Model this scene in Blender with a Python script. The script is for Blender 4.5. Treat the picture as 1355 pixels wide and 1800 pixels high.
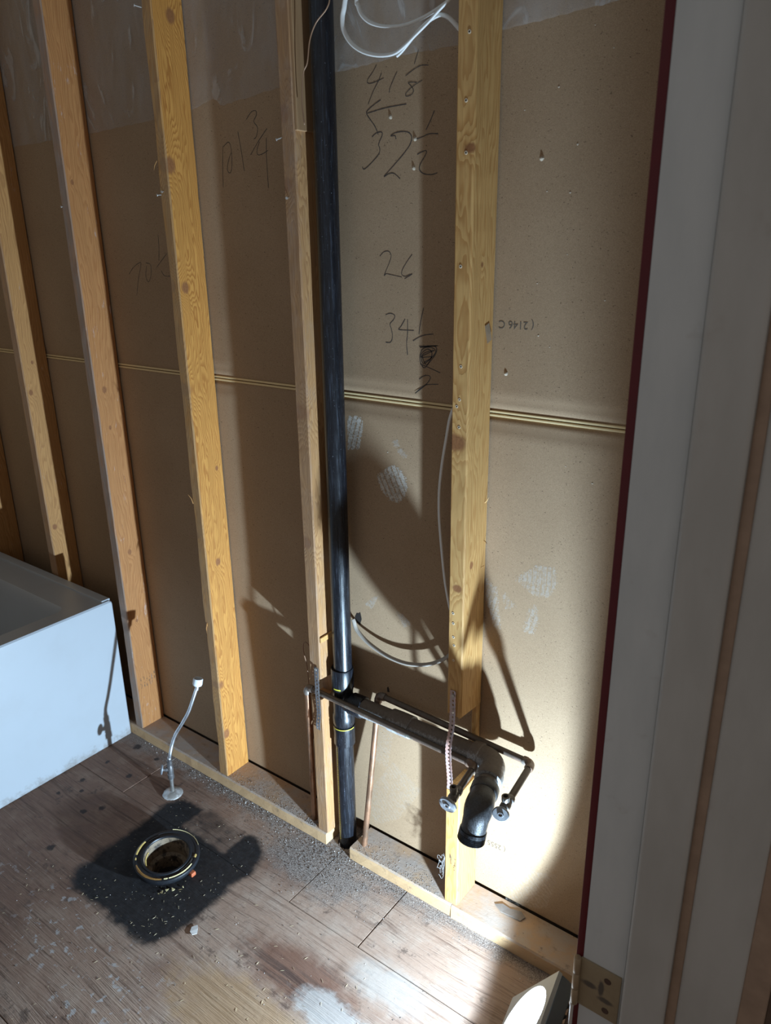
import bpy, bmesh, math, random
from mathutils import Vector, Matrix
from mathutils.bvhtree import BVHTree

for o in list(bpy.data.objects):
    bpy.data.objects.remove(o)
SC = bpy.context.scene
COL = SC.collection
PI = math.pi

# ------------------------------------------------------------------ camera
cam_data = bpy.data.cameras.new('camera')
cam = bpy.data.objects.new('camera', cam_data)
COL.objects.link(cam)
cam.location = (0.7794, -1.3437, 1.5878)
cam.rotation_euler = (1.2338, 0.0137, 0.6412)
cam_data.sensor_fit = 'VERTICAL'
cam_data.sensor_height = 24.0
cam_data.lens = 24.0 * 1326.84 / 1800.0
cam_data.clip_start = 0.02
cam_data.dof.use_dof = True
cam_data.dof.focus_distance = 1.85
cam_data.dof.aperture_fstop = 4.2
SC.camera = cam

# ------------------------------------------------------------------ world: dim warm light of the hall and house
world = bpy.data.worlds.new('world')
SC.world = world
world.use_nodes = True
bg = world.node_tree.nodes['Background']
bg.inputs['Color'].default_value = (1.0, 0.935, 0.88, 1)
bg.inputs['Strength'].default_value = 0.20

# ------------------------------------------------------------------ exposure
SC.view_settings.view_transform = 'Standard'
SC.view_settings.look = 'None'
SC.view_settings.gamma = 1.0
SC.view_settings.exposure = 0.0
SC.view_settings.use_curve_mapping = False

# the work light on the floor: the one strong source (its housing is built further down)
LAMP_C = Vector((0.325, -0.311, 0.111))        # middle of the glass
LAMP_N = Vector((-0.816, -0.144, 0.559)).normalized()
LAMP_K = Vector((0.036, 0.087, 0.076))         # from the middle to the upper far corner
ld = bpy.data.lights.new('work_light_beam', 'SPOT')
ld.energy = 205.0
ld.color = (0.55, 0.775, 1.0)
ld.spot_size = math.radians(142)
ld.spot_blend = 0.20
ld.shadow_soft_size = 0.011
lo = bpy.data.objects.new('work_light_beam', ld)
COL.objects.link(lo)
ld.use_nodes = True
_em = ld.node_tree.nodes['Emission']
_fo = ld.node_tree.nodes.new('ShaderNodeLightFalloff')
_fo.inputs['Strength'].default_value = 1.0
_fo.inputs['Smooth'].default_value = 0.50
ld.node_tree.links.new(_fo.outputs['Quadratic'], _em.inputs['Strength'])
lo.location = LAMP_C + LAMP_N * 0.012 + Vector((0.026, 0.001, 0.039))   # the diode sits in the upper half of the glass
lo.rotation_euler = Vector((-0.941, 0.006, 0.337)).to_track_quat('-Z', 'Y').to_euler()

# ------------------------------------------------------------------ measured marks on the back of the drywall (x, z in metres)
WRITING = {'4118':[[(-0.2413,1.9271),(-0.2499,1.9166),(-0.2629,1.905),(-0.2651,1.8994),(-0.2589,1.8964),(-0.2441,1.8976),(-0.2243,1.9018)],[(-0.2293,1.9111),(-0.2378,1.8976),(-0.2508,1.8815),(-0.2641,1.8598)],[(-0.1917,1.9092),(-0.2009,1.896),(-0.2092,1.8825),(-0.211,1.8747)],[(-0.1412,1.9389),(-0.1464,1.9272),(-0.1513,1.916)],[(-0.1719,1.8989),(-0.1532,1.9071),(-0.1358,1.9119),(-0.1187,1.9103)],[(-0.1329,1.887),(-0.1435,1.8834),(-0.1572,1.8779),(-0.1691,1.8706),(-0.1721,1.8659),(-0.1681,1.8636),(-0.1572,1.8657),(-0.1533,1.8717),(-0.1582,1.8794),(-0.165,1.8852),(-0.1631,1.8868),(-0.1533,1.8859),(-0.1455,1.8843)]],'arrow':[[(-0.1702,1.8505),(-0.1934,1.8501),(-0.2201,1.8492),(-0.2453,1.8466),(-0.2688,1.8437)],[(-0.2323,1.8646),(-0.2471,1.8587),(-0.2622,1.8513),(-0.2688,1.8445),(-0.2605,1.833),(-0.2501,1.8214),(-0.2439,1.8117),(-0.2399,1.803)]],'3212':[[(-0.256,1.7998),(-0.2473,1.8051),(-0.2377,1.8073),(-0.2303,1.8059),(-0.2304,1.7999),(-0.237,1.7897),(-0.2392,1.7838),(-0.2362,1.7758),(-0.2396,1.7668),(-0.2539,1.7554),(-0.2717,1.744),(-0.2795,1.7417),(-0.2822,1.7463)],[(-0.1961,1.7909),(-0.1981,1.7971),(-0.2084,1.7977),(-0.2001,1.8018),(-0.1837,1.8033),(-0.1675,1.8011),(-0.1595,1.7952),(-0.1579,1.7877),(-0.1636,1.7762),(-0.1799,1.7609),(-0.205,1.7412),(-0.2265,1.7246),(-0.2137,1.7293),(-0.201,1.7285),(-0.1865,1.7181)],[(-0.1052,1.8325),(-0.1143,1.8159),(-0.1239,1.8016)],[(-0.1465,1.7867),(-0.1317,1.7899),(-0.1161,1.7936),(-0.0959,1.7919)],[(-0.1445,1.7594),(-0.1356,1.7628),(-0.1257,1.765),(-0.1227,1.7626),(-0.1266,1.7554),(-0.1365,1.7427),(-0.1395,1.7338),(-0.1345,1.7267),(-0.1235,1.7226),(-0.1097,1.7214),(-0.0971,1.7236)]],'26':[[(-0.2404,1.5703),(-0.2303,1.5788),(-0.2179,1.5803),(-0.211,1.5728),(-0.2147,1.5595),(-0.2293,1.5324),(-0.224,1.5351),(-0.2098,1.5331),(-0.1837,1.5288)],[(-0.1572,1.5738),(-0.1715,1.5581),(-0.1819,1.5435),(-0.1837,1.5341),(-0.1751,1.5302),(-0.1648,1.5335),(-0.157,1.5351),(-0.1768,1.5253)]],'3412':[[(-0.2272,1.4507),(-0.2145,1.454),(-0.2031,1.4502),(-0.2057,1.4417),(-0.2156,1.4314),(-0.2114,1.4189),(-0.2098,1.4033),(-0.2154,1.3929),(-0.2282,1.3922)],[(-0.1757,1.4438),(-0.1863,1.4285),(-0.1928,1.422),(-0.1864,1.4207),(-0.1532,1.4209)],[(-0.1694,1.4432),(-0.1695,1.4153),(-0.1718,1.3927),(-0.1698,1.3686)],[(-0.1283,1.4685),(-0.136,1.4391),(-0.1401,1.4141)],[(-0.1556,1.3993),(-0.1308,1.4118),(-0.1032,1.4166)],[(-0.1394,1.389),(-0.0919,1.3933),(-0.1376,1.3869),(-0.1003,1.3914),(-0.0968,1.3778),(-0.1135,1.3571),(-0.1272,1.3447),(-0.1376,1.361),(-0.1307,1.384),(-0.107,1.3882),(-0.0985,1.3777),(-0.1272,1.3532),(-0.1342,1.3725),(-0.1171,1.3848),(-0.1069,1.3744),(-0.1203,1.3509),(-0.1307,1.3727),(-0.1002,1.3831),(-0.1359,1.3667),(-0.1068,1.3688),(-0.1272,1.356)],[(-0.1369,1.3519),(-0.1135,1.3458),(-0.0856,1.3373)],[(-0.1393,1.3194),(-0.1271,1.3276),(-0.1134,1.3288),(-0.1116,1.3218),(-0.1236,1.3078),(-0.1499,1.2878),(-0.1305,1.3043),(-0.1167,1.3099),(-0.0901,1.3129)]],'10134':[[(-0.6992,1.8189),(-0.7053,1.7774),(-0.7095,1.7294)],[(-0.6972,1.8174),(-0.681,1.8254),(-0.6733,1.8182),(-0.6715,1.7966),(-0.6747,1.7699),(-0.6825,1.7595),(-0.6902,1.7682),(-0.6836,1.7867),(-0.673,1.8021)],[(-0.6455,1.8448),(-0.6387,1.8048),(-0.633,1.7605)],[(-0.6153,1.8666),(-0.5975,1.8801),(-0.5833,1.8811),(-0.5822,1.8722),(-0.5915,1.8604),(-0.5807,1.8467),(-0.5865,1.8293),(-0.5951,1.8248)],[(-0.5512,1.8427),(-0.5815,1.8185),(-0.6086,1.7933)],[(-0.5775,1.8182),(-0.5873,1.8009),(-0.5842,1.7915),(-0.5679,1.7929),(-0.5513,1.7986)],[(-0.5549,1.824),(-0.5582,1.7883),(-0.5581,1.7465),(-0.5577,1.7201)]],'7012':[[(-1.1232,1.5269),(-1.0992,1.5455),(-1.0713,1.5571),(-1.0636,1.5538),(-1.0824,1.5156),(-1.0981,1.4715)],[(-1.0407,1.5571),(-1.0223,1.5522),(-1.0245,1.5261),(-1.039,1.5078),(-1.0484,1.5226),(-1.0395,1.5489)],[(-0.976,1.6283),(-0.978,1.5969),(-0.984,1.5635)],[(-0.9476,1.5808),(-0.9746,1.5619),(-0.9963,1.5458)],[(-0.9789,1.5378),(-0.9678,1.525),(-0.9442,1.5236)]]}
SMEAR = {'a':[[(-0.3428,1.2172),(-0.3122,1.2175),(-0.2987,1.2104),(-0.2979,1.1909),(-0.3042,1.1658),(-0.3078,1.1408),(-0.3461,1.133)]],'b':[[(-0.2584,1.081),(-0.2446,1.0945),(-0.2203,1.1129),(-0.2045,1.1154),(-0.1889,1.1058),(-0.1735,1.0908),(-0.1706,1.0716),(-0.179,1.0433),(-0.2002,1.027),(-0.2215,1.0286),(-0.2455,1.0492)]],'c':[[(-0.2014,1.1518),(-0.1885,1.159),(-0.1707,1.1456),(-0.181,1.1365)],[(-0.2142,1.1715),(-0.1985,1.1801),(-0.191,1.164),(-0.204,1.1579)]],'d':[[(0.1084,0.9133),(0.1558,0.9562),(0.1969,0.9633),(0.2074,0.9266),(0.189,0.892),(0.1554,0.887)],[(0.0803,0.8662),(0.0879,0.8739),(0.1137,0.849),(0.0918,0.836)]],'e':[[(0.0319,0.9),(0.0484,0.8932),(0.0671,0.8826),(0.0802,0.7848),(0.0617,0.7837),(0.0433,0.8379),(0.0336,0.8488)],[(0.1445,0.8491),(0.1608,0.8669),(0.1712,0.835),(0.1605,0.7962),(0.1342,0.7947)]],'f':[[(-0.3049,0.7364),(-0.2734,0.7667),(-0.2612,0.7701),(-0.2835,0.7291)],[(-0.2081,0.743),(-0.1848,0.7445),(-0.162,0.7199),(-0.1851,0.7076)]],'g':[[(-0.3231,0.1341),(-0.222,0.2946),(-0.1304,0.2467),(-0.2051,0.1162),(-0.2846,0.0553)],[(0.1136,0.0141),(0.1699,0.1566),(0.2567,0.1901),(0.235,0.0722)],[(-0.2894,0.2735),(-0.2619,0.3851),(-0.2208,0.3845),(-0.2413,0.2676)]]}
PLASTIC_EDGE = [(-1.6962, 1.8896), (-1.6126, 1.8893), (-1.4159, 1.89), (-1.2676, 1.8903), (-1.1608, 1.892), (-0.9602, 1.8972), (-0.852, 1.9067), (-0.7933, 1.9043), (-0.7163, 1.9212), (-0.6934, 1.9023), (-0.5146, 1.9176), (-0.4148, 1.9218), (-0.3337, 1.9272), (-0.2561, 1.9301), (-0.1869, 1.9354), (-0.1087, 1.933), (-0.0592, 1.9333), (-0.0001, 1.9372), (0.0382, 1.9436), (0.1402, 1.9478), (0.2371, 1.9525), (0.2911, 1.9555)]
HOLES = [(-0.2088, 1.8321), (-0.1528, 1.7359), (-0.15, 1.7875), (0.0855, 1.8139), (0.123, 1.7335), (0.0685, 1.3486), (0.1889, 1.751), (0.1808, 1.6749), (0.1362, 1.6789), (0.1482, 1.8429), (0.2063, 1.9253), (0.2409, 1.8881), (0.2592, 1.494), (0.1264, 1.5211), (0.1827, 1.5719), (-0.227, 1.1448), (-0.0984, 1.7871), (-0.0893, 1.6737), (0.2066, 1.1798), (0.2632, 1.1548), (0.1342, 1.4261), (0.1588, 1.4063)]

# ------------------------------------------------------------------ node helpers
class NT:
    def __init__(self, name):
        self.m = bpy.data.materials.new(name)
        self.m.use_nodes = True
        self.t = self.m.node_tree
        self.n = self.t.nodes
        self.b = self.n['Principled BSDF']
        self.out = self.n['Material Output']
        self._tc = None
    def new(self, kind, **kw):
        nd = self.n.new(kind)
        for k, v in kw.items():
            setattr(nd, k, v)
        return nd
    def set(self, sock, v):
        if isinstance(v, bpy.types.NodeSocket):
            self.t.links.new(v, sock)
        elif isinstance(v, (tuple, list)) and len(v) == 3 and sock.type == 'RGBA':
            sock.default_value = (*v, 1)
        else:
            sock.default_value = v
    @property
    def obj(self):
        if not self._tc:
            self._tc = self.new('ShaderNodeTexCoord')
        return self._tc.outputs['Object']
    def pos(self):
        return self.new('ShaderNodeNewGeometry').outputs['Position']
    def normal(self):
        return self.new('ShaderNodeNewGeometry').outputs['Normal']
    def math(self, op, a, b=0.0, c=0.0, clamp=False):
        nd = self.new('ShaderNodeMath', operation=op, use_clamp=clamp)
        for i, v in enumerate((a, b, c)):
            self.set(nd.inputs[i], v)
        return nd.outputs[0]
    def vmath(self, op, a, b=(0, 0, 0)):
        nd = self.new('ShaderNodeVectorMath', operation=op)
        self.set(nd.inputs[0], a)
        self.set(nd.inputs[1], b)
        return nd.outputs['Value'] if op in ('LENGTH', 'DISTANCE', 'DOT_PRODUCT') else nd.outputs[0]
    def scale(self, v, s):
        return self.vmath('MULTIPLY', v, s)
    def sep(self, v):
        nd = self.new('ShaderNodeSeparateXYZ')
        self.set(nd.inputs[0], v)
        return nd.outputs
    def noise(self, v, scale, detail=3.0, rough=0.5, dist=0.0):
        nd = self.new('ShaderNodeTexNoise')
        self.set(nd.inputs['Vector'], v)
        nd.inputs['Scale'].default_value = scale
        nd.inputs['Detail'].default_value = detail
        nd.inputs['Roughness'].default_value = rough
        nd.inputs['Distortion'].default_value = dist
        return nd.outputs['Fac']
    def voro(self, v, scale, feature='F1'):
        nd = self.new('ShaderNodeTexVoronoi', feature=feature)
        self.set(nd.inputs['Vector'], v)
        nd.inputs['Scale'].default_value = scale
        return nd.outputs['Distance']
    def ramp(self, f, lo, hi, a=0.0, b=1.0, smooth=True):
        nd = self.new('ShaderNodeMapRange')
        nd.interpolation_type = 'SMOOTHSTEP' if smooth else 'LINEAR'
        self.set(nd.inputs[0], f)
        for i, v in enumerate((lo, hi, a, b)):
            nd.inputs[i + 1].default_value = v
        return nd.outputs[0]
    def mix(self, f, a, b, mode='MIX'):
        nd = self.new('ShaderNodeMix', data_type='RGBA', blend_type=mode)
        self.set(nd.inputs[0], f)
        self.set(nd.inputs[6], a)
        self.set(nd.inputs[7], b)
        return nd.outputs[2]
    def bump(self, h, strength=0.3, dist=0.002):
        nd = self.new('ShaderNodeBump')
        nd.inputs['Strength'].default_value = strength
        nd.inputs['Distance'].default_value = dist
        self.set(nd.inputs['Height'], h)
        self.set(self.b.inputs['Normal'], nd.outputs[0])
    def fin(self, color=None, rough=0.6, metal=0.0, spec=0.5):
        if color is not None:
            self.set(self.b.inputs['Base Color'], color)
        self.set(self.b.inputs['Roughness'], rough)
        self.set(self.b.inputs['Metallic'], metal)
        self.b.inputs['Specular IOR Level'].default_value = spec
        return self.m

def plain(name, color, rough=0.6, metal=0.0, spec=0.5, vary=0.12, scale=40):
    n = NT(name)
    f = n.noise(n.obj, scale, 4, 0.6)
    dark = tuple(c * (1 - vary) for c in color)
    lite = tuple(min(1, c * (1 + vary)) for c in color)
    return n.fin(n.mix(f, dark, lite), rough, metal, spec)

def wood(name, light, dark, knots=(), gray=0.0, pith=(0.06, -0.15), seed=0.0, spacing=0.006, smear=0.0, front=None):
    """construction lumber: growth rings round a pith line, knots, dirt; object z runs along the board"""
    n = NT(name)
    p = n.obj
    sp = n.vmath('ADD', p, (seed * 3.1, seed * 1.7, seed * 5.3))
    x, y, z = n.sep(p)
    slow = n.noise(n.scale(sp, (3, 3, 0.75)), 1.3, 2, 0.5)
    slow2 = n.noise(n.scale(sp, (9, 9, 1.6)), 2.0, 3, 0.55)
    dx = n.math('SUBTRACT', x, n.math('ADD', pith[0], n.math('MULTIPLY', n.math('SUBTRACT', slow, 0.5), 0.075)))
    dy = n.math('SUBTRACT', y, n.math('ADD', pith[1], n.math('MULTIPLY', n.math('SUBTRACT', slow2, 0.5), 0.085)))
    r = n.math('SQRT', n.math('ADD', n.math('MULTIPLY', dx, dx), n.math('MULTIPLY', dy, dy)))
    fine = n.noise(n.scale(sp, (60, 60, 4)), 2.0, 3, 0.6)
    r = n.math('ADD', r, n.math('MULTIPLY', n.math('SUBTRACT', fine, 0.5), 0.004))
    kmask = None
    for (kx, ky, kz, kr) in knots:
        q = n.scale(n.vmath('SUBTRACT', p, (kx, ky, kz)), (0.55, 1.0, 0.75))
        d = n.vmath('LENGTH', q)
        g = n.math('EXPONENT', n.math('MULTIPLY', n.math('MULTIPLY', d, d), -1.0 / (kr * kr * 5.5)))
        r = n.math('ADD', r, n.math('MULTIPLY', g, kr * 1.7))
        k = n.ramp(n.math('ADD', d, n.math('MULTIPLY', n.math('SUBTRACT', fine, 0.5), kr * 0.8)), kr * 1.05, kr * 0.55)
        kmask = k if kmask is None else n.math('MAXIMUM', kmask, k)
    ph = n.math('FRACT', n.math('DIVIDE', r, spacing))
    ring = n.math('MULTIPLY', n.ramp(ph, 0.25, 0.86), n.ramp(ph, 1.0, 0.93))
    fib = n.noise(n.scale(sp, (260, 260, 6)), 1.0, 3, 0.65)
    col = n.mix(n.math('MULTIPLY', ring, 0.74), light, dark)
    col = n.mix(n.math('MULTIPLY', n.ramp(fib, 0.35, 0.75), 0.30), col, tuple(c * 0.62 for c in dark))
    big = n.noise(n.scale(sp, (6, 6, 2.2)), 1.6, 4, 0.6)
    col = n.mix(n.ramp(big, 0.3, 0.75, 0.0, 0.45), col, tuple(c * 0.75 for c in light))
    if kmask is not None:
        kc = n.mix(n.noise(n.scale(sp, (1, 1, 1)), 260, 2, 0.7), (0.16, 0.055, 0.02), (0.36, 0.15, 0.055))
        col = n.mix(n.math('MULTIPLY', kmask, 0.92), col, kc)
    # dirty nailing edge
    if front is not None:
        ny = n.sep(n.normal())[1]
        fm = n.math('MULTIPLY', n.ramp(ny, -0.35, -0.85), n.ramp(n.noise(n.scale(sp, (30, 30, 6)), 2.2, 4, 0.65), 0.25, 0.6, 0.45, 1.0))
        col = n.mix(n.math('MULTIPLY', fm, front[3]), col, front[:3])
    if gray > 0:
        dm = n.ramp(n.noise(n.scale(sp, (14, 14, 5)), 2.0, 5, 0.7), 0.45, 0.75)
        col = n.mix(n.math('MULTIPLY', dm, gray), col, (0.34, 0.31, 0.29))
    if smear > 0:
        sm = n.ramp(n.noise(n.scale(sp, (40, 40, 9)), 1.6, 5, 0.7), 0.62, 0.70)
        col = n.mix(n.math('MULTIPLY', sm, smear), col, (0.72, 0.72, 0.74))
    n.bump(n.math('ADD', n.math('MULTIPLY', ring, -0.35), n.math('ADD', fib, n.math('MULTIPLY', fine, 0.6))), 0.28, 0.0012)
    return n.fin(col, 0.62, 0, 0.35)

# ------------------------------------------------------------------ object helpers
def link(name, me, mat=None, parent=None, smooth=False):
    o = bpy.data.objects.new(name, me)
    COL.objects.link(o)
    if mat is not None:
        me.materials.append(mat)
    if parent is not None:
        o.parent = parent
    if smooth:
        for p in me.polygons:
            p.use_smooth = True
    return o

def obj(name, bm, mat=None, parent=None, smooth=False):
    bmesh.ops.recalc_face_normals(bm, faces=bm.faces[:])
    me = bpy.data.meshes.new(name)
    bm.to_mesh(me)
    bm.free()
    return link(name, me, mat, parent, smooth)

def tag(o, label, cat, group=None, kind=None):
    o['label'] = label
    o['category'] = cat
    if group: o['group'] = group
    if kind: o['kind'] = kind
    return o

def thing(name, label, cat, loc=(0, 0, 0), group=None):
    o = bpy.data.objects.new(name, None)
    COL.objects.link(o)
    o.location = loc
    o.empty_display_size = 0.05
    return tag(o, label, cat, group)

def struct(o):
    o['kind'] = 'structure'
    return o

def sharp_smooth(o, ang=35):
    me = o.data
    for p in me.polygons:
        p.use_smooth = True
    bm = bmesh.new(); bm.from_mesh(me)
    for e in bm.edges:
        if len(e.link_faces) == 2 and e.calc_face_angle(0) > math.radians(ang):
            e.smooth = False
    bm.to_mesh(me); bm.free()
    return o

def bx(bm, x0, x1, y0, y1, z0, z1, bev=0.0, seg=2):
    r = bmesh.ops.create_cube(bm, size=1.0)
    vs = r['verts']
    for v in vs:
        v.co = Vector(((x0 + x1) / 2 + v.co.x * (x1 - x0), (y0 + y1) / 2 + v.co.y * (y1 - y0), (z0 + z1) / 2 + v.co.z * (z1 - z0)))
    if bev > 0:
        es = {e for v in vs for e in v.link_edges}
        bmesh.ops.bevel(bm, geom=list(es), offset=bev, segments=seg, profile=0.6, affect='EDGES')
    return vs

def catmull(pts, n=8):
    pts = [Vector(p) for p in pts]
    out = []
    for i in range(len(pts) - 1):
        p0 = pts[max(i - 1, 0)]; p1 = pts[i]; p2 = pts[i + 1]; p3 = pts[min(i + 2, len(pts) - 1)]
        for k in range(n):
            t = k / n
            out.append(0.5 * ((2 * p1) + (p2 - p0) * t + (2 * p0 - 5 * p1 + 4 * p2 - p3) * t * t + (3 * p1 - p0 - 3 * p2 + p3) * t ** 3))
    out.append(pts[-1])
    return out

def frames(path):
    """parallel transport frames"""
    path = [Vector(p) for p in path]
    T = []
    for i in range(len(path)):
        a = path[max(i - 1, 0)]; b = path[min(i + 1, len(path) - 1)]
        T.append((b - a).normalized())
    u = T[0].orthogonal().normalized()
    out = []
    for i, t in enumerate(T):
        u = (u - t * u.dot(t))
        u = u.normalized() if u.length > 1e-6 else t.orthogonal().normalized()
        out.append((path[i], t, u, t.cross(u)))
    return out

def tube(bm, path, radius, seg=14, cap=True, flat=1.0, jit=0.0, rnd=None):
    """radius: number or list along the path; flat < 1 squeezes the second axis"""
    fr = frames(path)
    rings = []
    for i, (p, t, u, w) in enumerate(fr):
        r = radius[i] if isinstance(radius, (list, tuple)) else radius
        ring = []
        for k in range(seg):
            a = 2 * PI * k / seg
            rr = r * (1 + (rnd.uniform(-jit, jit) if rnd else 0))
            ring.append(bm.verts.new(p + u * math.cos(a) * rr + w * math.sin(a) * rr * flat))
        rings.append(ring)
    for a, b in zip(rings, rings[1:]):
        for k in range(seg):
            bm.faces.new((a[k], a[(k + 1) % seg], b[(k + 1) % seg], b[k]))
    if cap:
        bm.faces.new(rings[0][::-1]); bm.faces.new(rings[-1])
    return rings

def lathe(bm, base, axis, prof, seg=28, squash=None):
    """prof: list of (distance along axis, radius)"""
    axis = Vector(axis).normalized(); base = Vector(base)
    u = axis.orthogonal().normalized(); w = axis.cross(u)
    rings = []
    for s, r in prof:
        c = base + axis * s
        if r < 1e-6:
            rings.append([bm.verts.new(c)])
        else:
            rings.append([bm.verts.new(c + (u * math.cos(2 * PI * k / seg) + w * math.sin(2 * PI * k / seg)) * r) for k in range(seg)])
    for a, b in zip(rings, rings[1:]):
        for k in range(seg):
            k2 = (k + 1) % seg
            if len(a) == 1 and len(b) == 1: continue
            if len(a) == 1: bm.faces.new((a[0], b[k2], b[k]))
            elif len(b) == 1: bm.faces.new((a[k], a[k2], b[0]))
            else: bm.faces.new((a[k], a[k2], b[k2], b[k]))
    if len(rings[0]) > 1: bm.faces.new(rings[0][::-1])
    if len(rings[-1]) > 1: bm.faces.new(rings[-1])
    return rings

def arc_path(pts, R, n=8):
    """polyline with rounded corners of radius R"""
    pts = [Vector(p) for p in pts]
    out = [pts[0]]
    for i in range(1, len(pts) - 1):
        a = (pts[i - 1] - pts[i]).normalized(); b = (pts[i + 1] - pts[i]).normalized()
        ang = a.angle(b)
        d = R / math.tan(ang / 2)
        p0 = pts[i] + a * d; p1 = pts[i] + b * d
        c = pts[i] + (a + b).normalized() * (R / math.sin(ang / 2))
        v0 = p0 - c; v1 = p1 - c
        th = v0.angle(v1)
        for k in range(n + 1):
            t = k / n
            out.append(c + (v0 * math.sin((1 - t) * th) + v1 * math.sin(t * th)) / math.sin(th))
    out.append(pts[-1])
    return out

def ribbon_text(body, size, mat, name, parent, loc, rot, thick=0.0002):
    cu = bpy.data.curves.new(name, 'FONT')
    cu.body = body; cu.size = size; cu.extrude = thick
    cu.align_x = 'CENTER'; cu.align_y = 'CENTER'
    to = bpy.data.objects.new('tmp', cu)
    COL.objects.link(to)
    bpy.context.view_layer.update()
    me = bpy.data.meshes.new_from_object(to.evaluated_get(bpy.context.evaluated_depsgraph_get()))
    bpy.data.objects.remove(to)
    o = link(name, me, mat, parent)
    o.location = loc; o.rotation_euler = rot
    return o

# ------------------------------------------------------------------ shared materials
def kraft_mat():
    n = NT('drywall_paper')
    p = n.pos()
    big = n.noise(p, 2.2, 4, 0.55)
    col = n.mix(n.ramp(big, 0.3, 0.7), (0.40, 0.270, 0.162), (0.468, 0.325, 0.202))
    fibre = n.noise(n.scale(p, (1, 1, 2.2)), 620, 3, 0.7)
    col = n.mix(n.ramp(fibre, 0.38, 0.66), n.mix(0.34, col, (0.09, 0.05, 0.03)), col)
    sp = n.noise(n.scale(p, (1.0, 1, 1.5)), 230, 2, 0.5)
    col = n.mix(n.math('MULTIPLY', n.ramp(sp, 0.685, 0.735), 0.8), col, (0.10, 0.062, 0.040))
    wh = n.voro(n.vmath('ADD', p, (3.3, 1.1, 7.7)), 300)
    col = n.mix(n.math('MULTIPLY', n.ramp(wh, 0.10, 0.05), 0.7), col, (0.66, 0.56, 0.44))
    n.bump(n.math('ADD', fibre, n.math('MULTIPLY', n.noise(p, 60, 3, 0.5), 0.6)), 0.12, 0.001)
    return n.fin(col, 0.85, 0, 0.15)
M_KRAFT = kraft_mat()
M_TAPE = plain('pale_edge_paper', (0.74, 0.56, 0.30), 0.7, vary=0.08, scale=120)
M_PENCIL = plain('pencil_lead', (0.055, 0.045, 0.040), 0.5, vary=0.3, scale=500)
M_INK = plain('stamp_ink', (0.11, 0.085, 0.062), 0.8, vary=0.5, scale=700)
M_HOLE = plain('dark_hole', (0.02, 0.013, 0.009), 0.9)

def smear_mat(name, lo, hi):
    n = NT(name)
    f = n.noise(n.pos(), 160, 5, 0.7)
    n.fin((0.66, 0.60, 0.52), 0.75, 0, 0.2)
    tr = n.new('ShaderNodeBsdfTransparent')
    mx = n.new('ShaderNodeMixShader')
    n.set(mx.inputs[0], n.ramp(f, 0.36, 0.62, lo, hi))
    n.set(mx.inputs[1], tr.outputs[0]); n.set(mx.inputs[2], n.b.outputs[0])
    n.set(n.out.inputs[0], mx.outputs[0])
    return n.m
M_SMEAR = smear_mat('dried_compound', .45, .9)
M_SMEARF = smear_mat('faint_compound', .05, .38)
M_SMEARG = smear_mat('very_faint_compound', .0, .16)

def sheet_mat():
    n = NT('clear_poly_film')
    n.fin((0.62, 0.58, 0.55), 0.28, 0, 0.6)
    f = n.noise(n.scale(n.pos(), (3, 3, 1.2)), 6, 4, 0.6)
    n.bump(f, 0.25, 0.01)
    tr = n.new('ShaderNodeBsdfTransparent')
    mx = n.new('ShaderNodeMixShader')
    n.set(mx.inputs[0], n.math('ADD', n.ramp(f, 0.3, 0.75, 0.14, 0.34), n.ramp(n.noise(n.vmath('ADD', n.scale(n.pos(), (7, 1, 3.5)), (2.2, 0, 1)), 1.7, 4, 0.55, 2.0), 0.56, 0.68, 0, 0.34)))  # second noise paints in wrinkle highlights as whiter, more opaque streaks
    n.set(mx.inputs[1], tr.outputs[0]); n.set(mx.inputs[2], n.b.outputs[0])
    n.set(n.out.inputs[0], mx.outputs[0])
    return n.m
M_FILM = sheet_mat()

def pipe_mat(name, dust):
    n = NT(name)
    p = n.pos()
    scr = n.noise(n.scale(p, (90, 90, 5)), 3, 4, 0.75)
    col = n.mix(n.ramp(scr, 0.5, 0.75), (0.007, 0.008, 0.011), (0.035, 0.042, 0.058))
    fl = n.ramp(n.noise(p, 300, 2, 0.6), 0.70, 0.76)
    col = n.mix(n.math('MULTIPLY', fl, 0.6), col, (0.3, 0.32, 0.36))
    rough = n.ramp(scr, 0.3, 0.8, 0.24, 0.5)
    if dust > 0:
        col = n.mix(n.math('MULTIPLY', n.ramp(n.noise(p, 210, 5, 0.75), 0.30, 0.60, 0.25, 0.85), dust), col, (0.52, 0.51, 0.50))
        nz = n.sep(n.normal())[2]
        dn = n.math('ADD', nz, n.math('MULTIPLY', n.math('SUBTRACT', n.noise(p, 140, 5, 0.8), 0.5), 0.9))
        dm = n.math('MULTIPLY', n.ramp(dn, 0.42, 0.72), min(1.0, dust * 1.1))
        col = n.mix(dm, col, n.mix(n.noise(p, 90, 3, 0.7), (0.10, 0.076, 0.058), (0.20, 0.155, 0.12)))
        rough = n.math('ADD', rough, n.math('MULTIPLY', dm, 0.45))
    n.bump(n.noise(p, 330, 4, 0.75), 0.12 if dust == 0 else 0.65, 0.0008)
    return n.fin(col, rough, 0, 0.55)
M_ABS = pipe_mat('black_abs', 0.0)
M_ABSD = pipe_mat('dusty_black_abs', 0.85)
M_ABSM = pipe_mat('scuffed_black_abs', 0.10)
M_YELLOW = plain('yellow_print', (0.55, 0.50, 0.05), 0.6, vary=0.5, scale=300)

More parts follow.
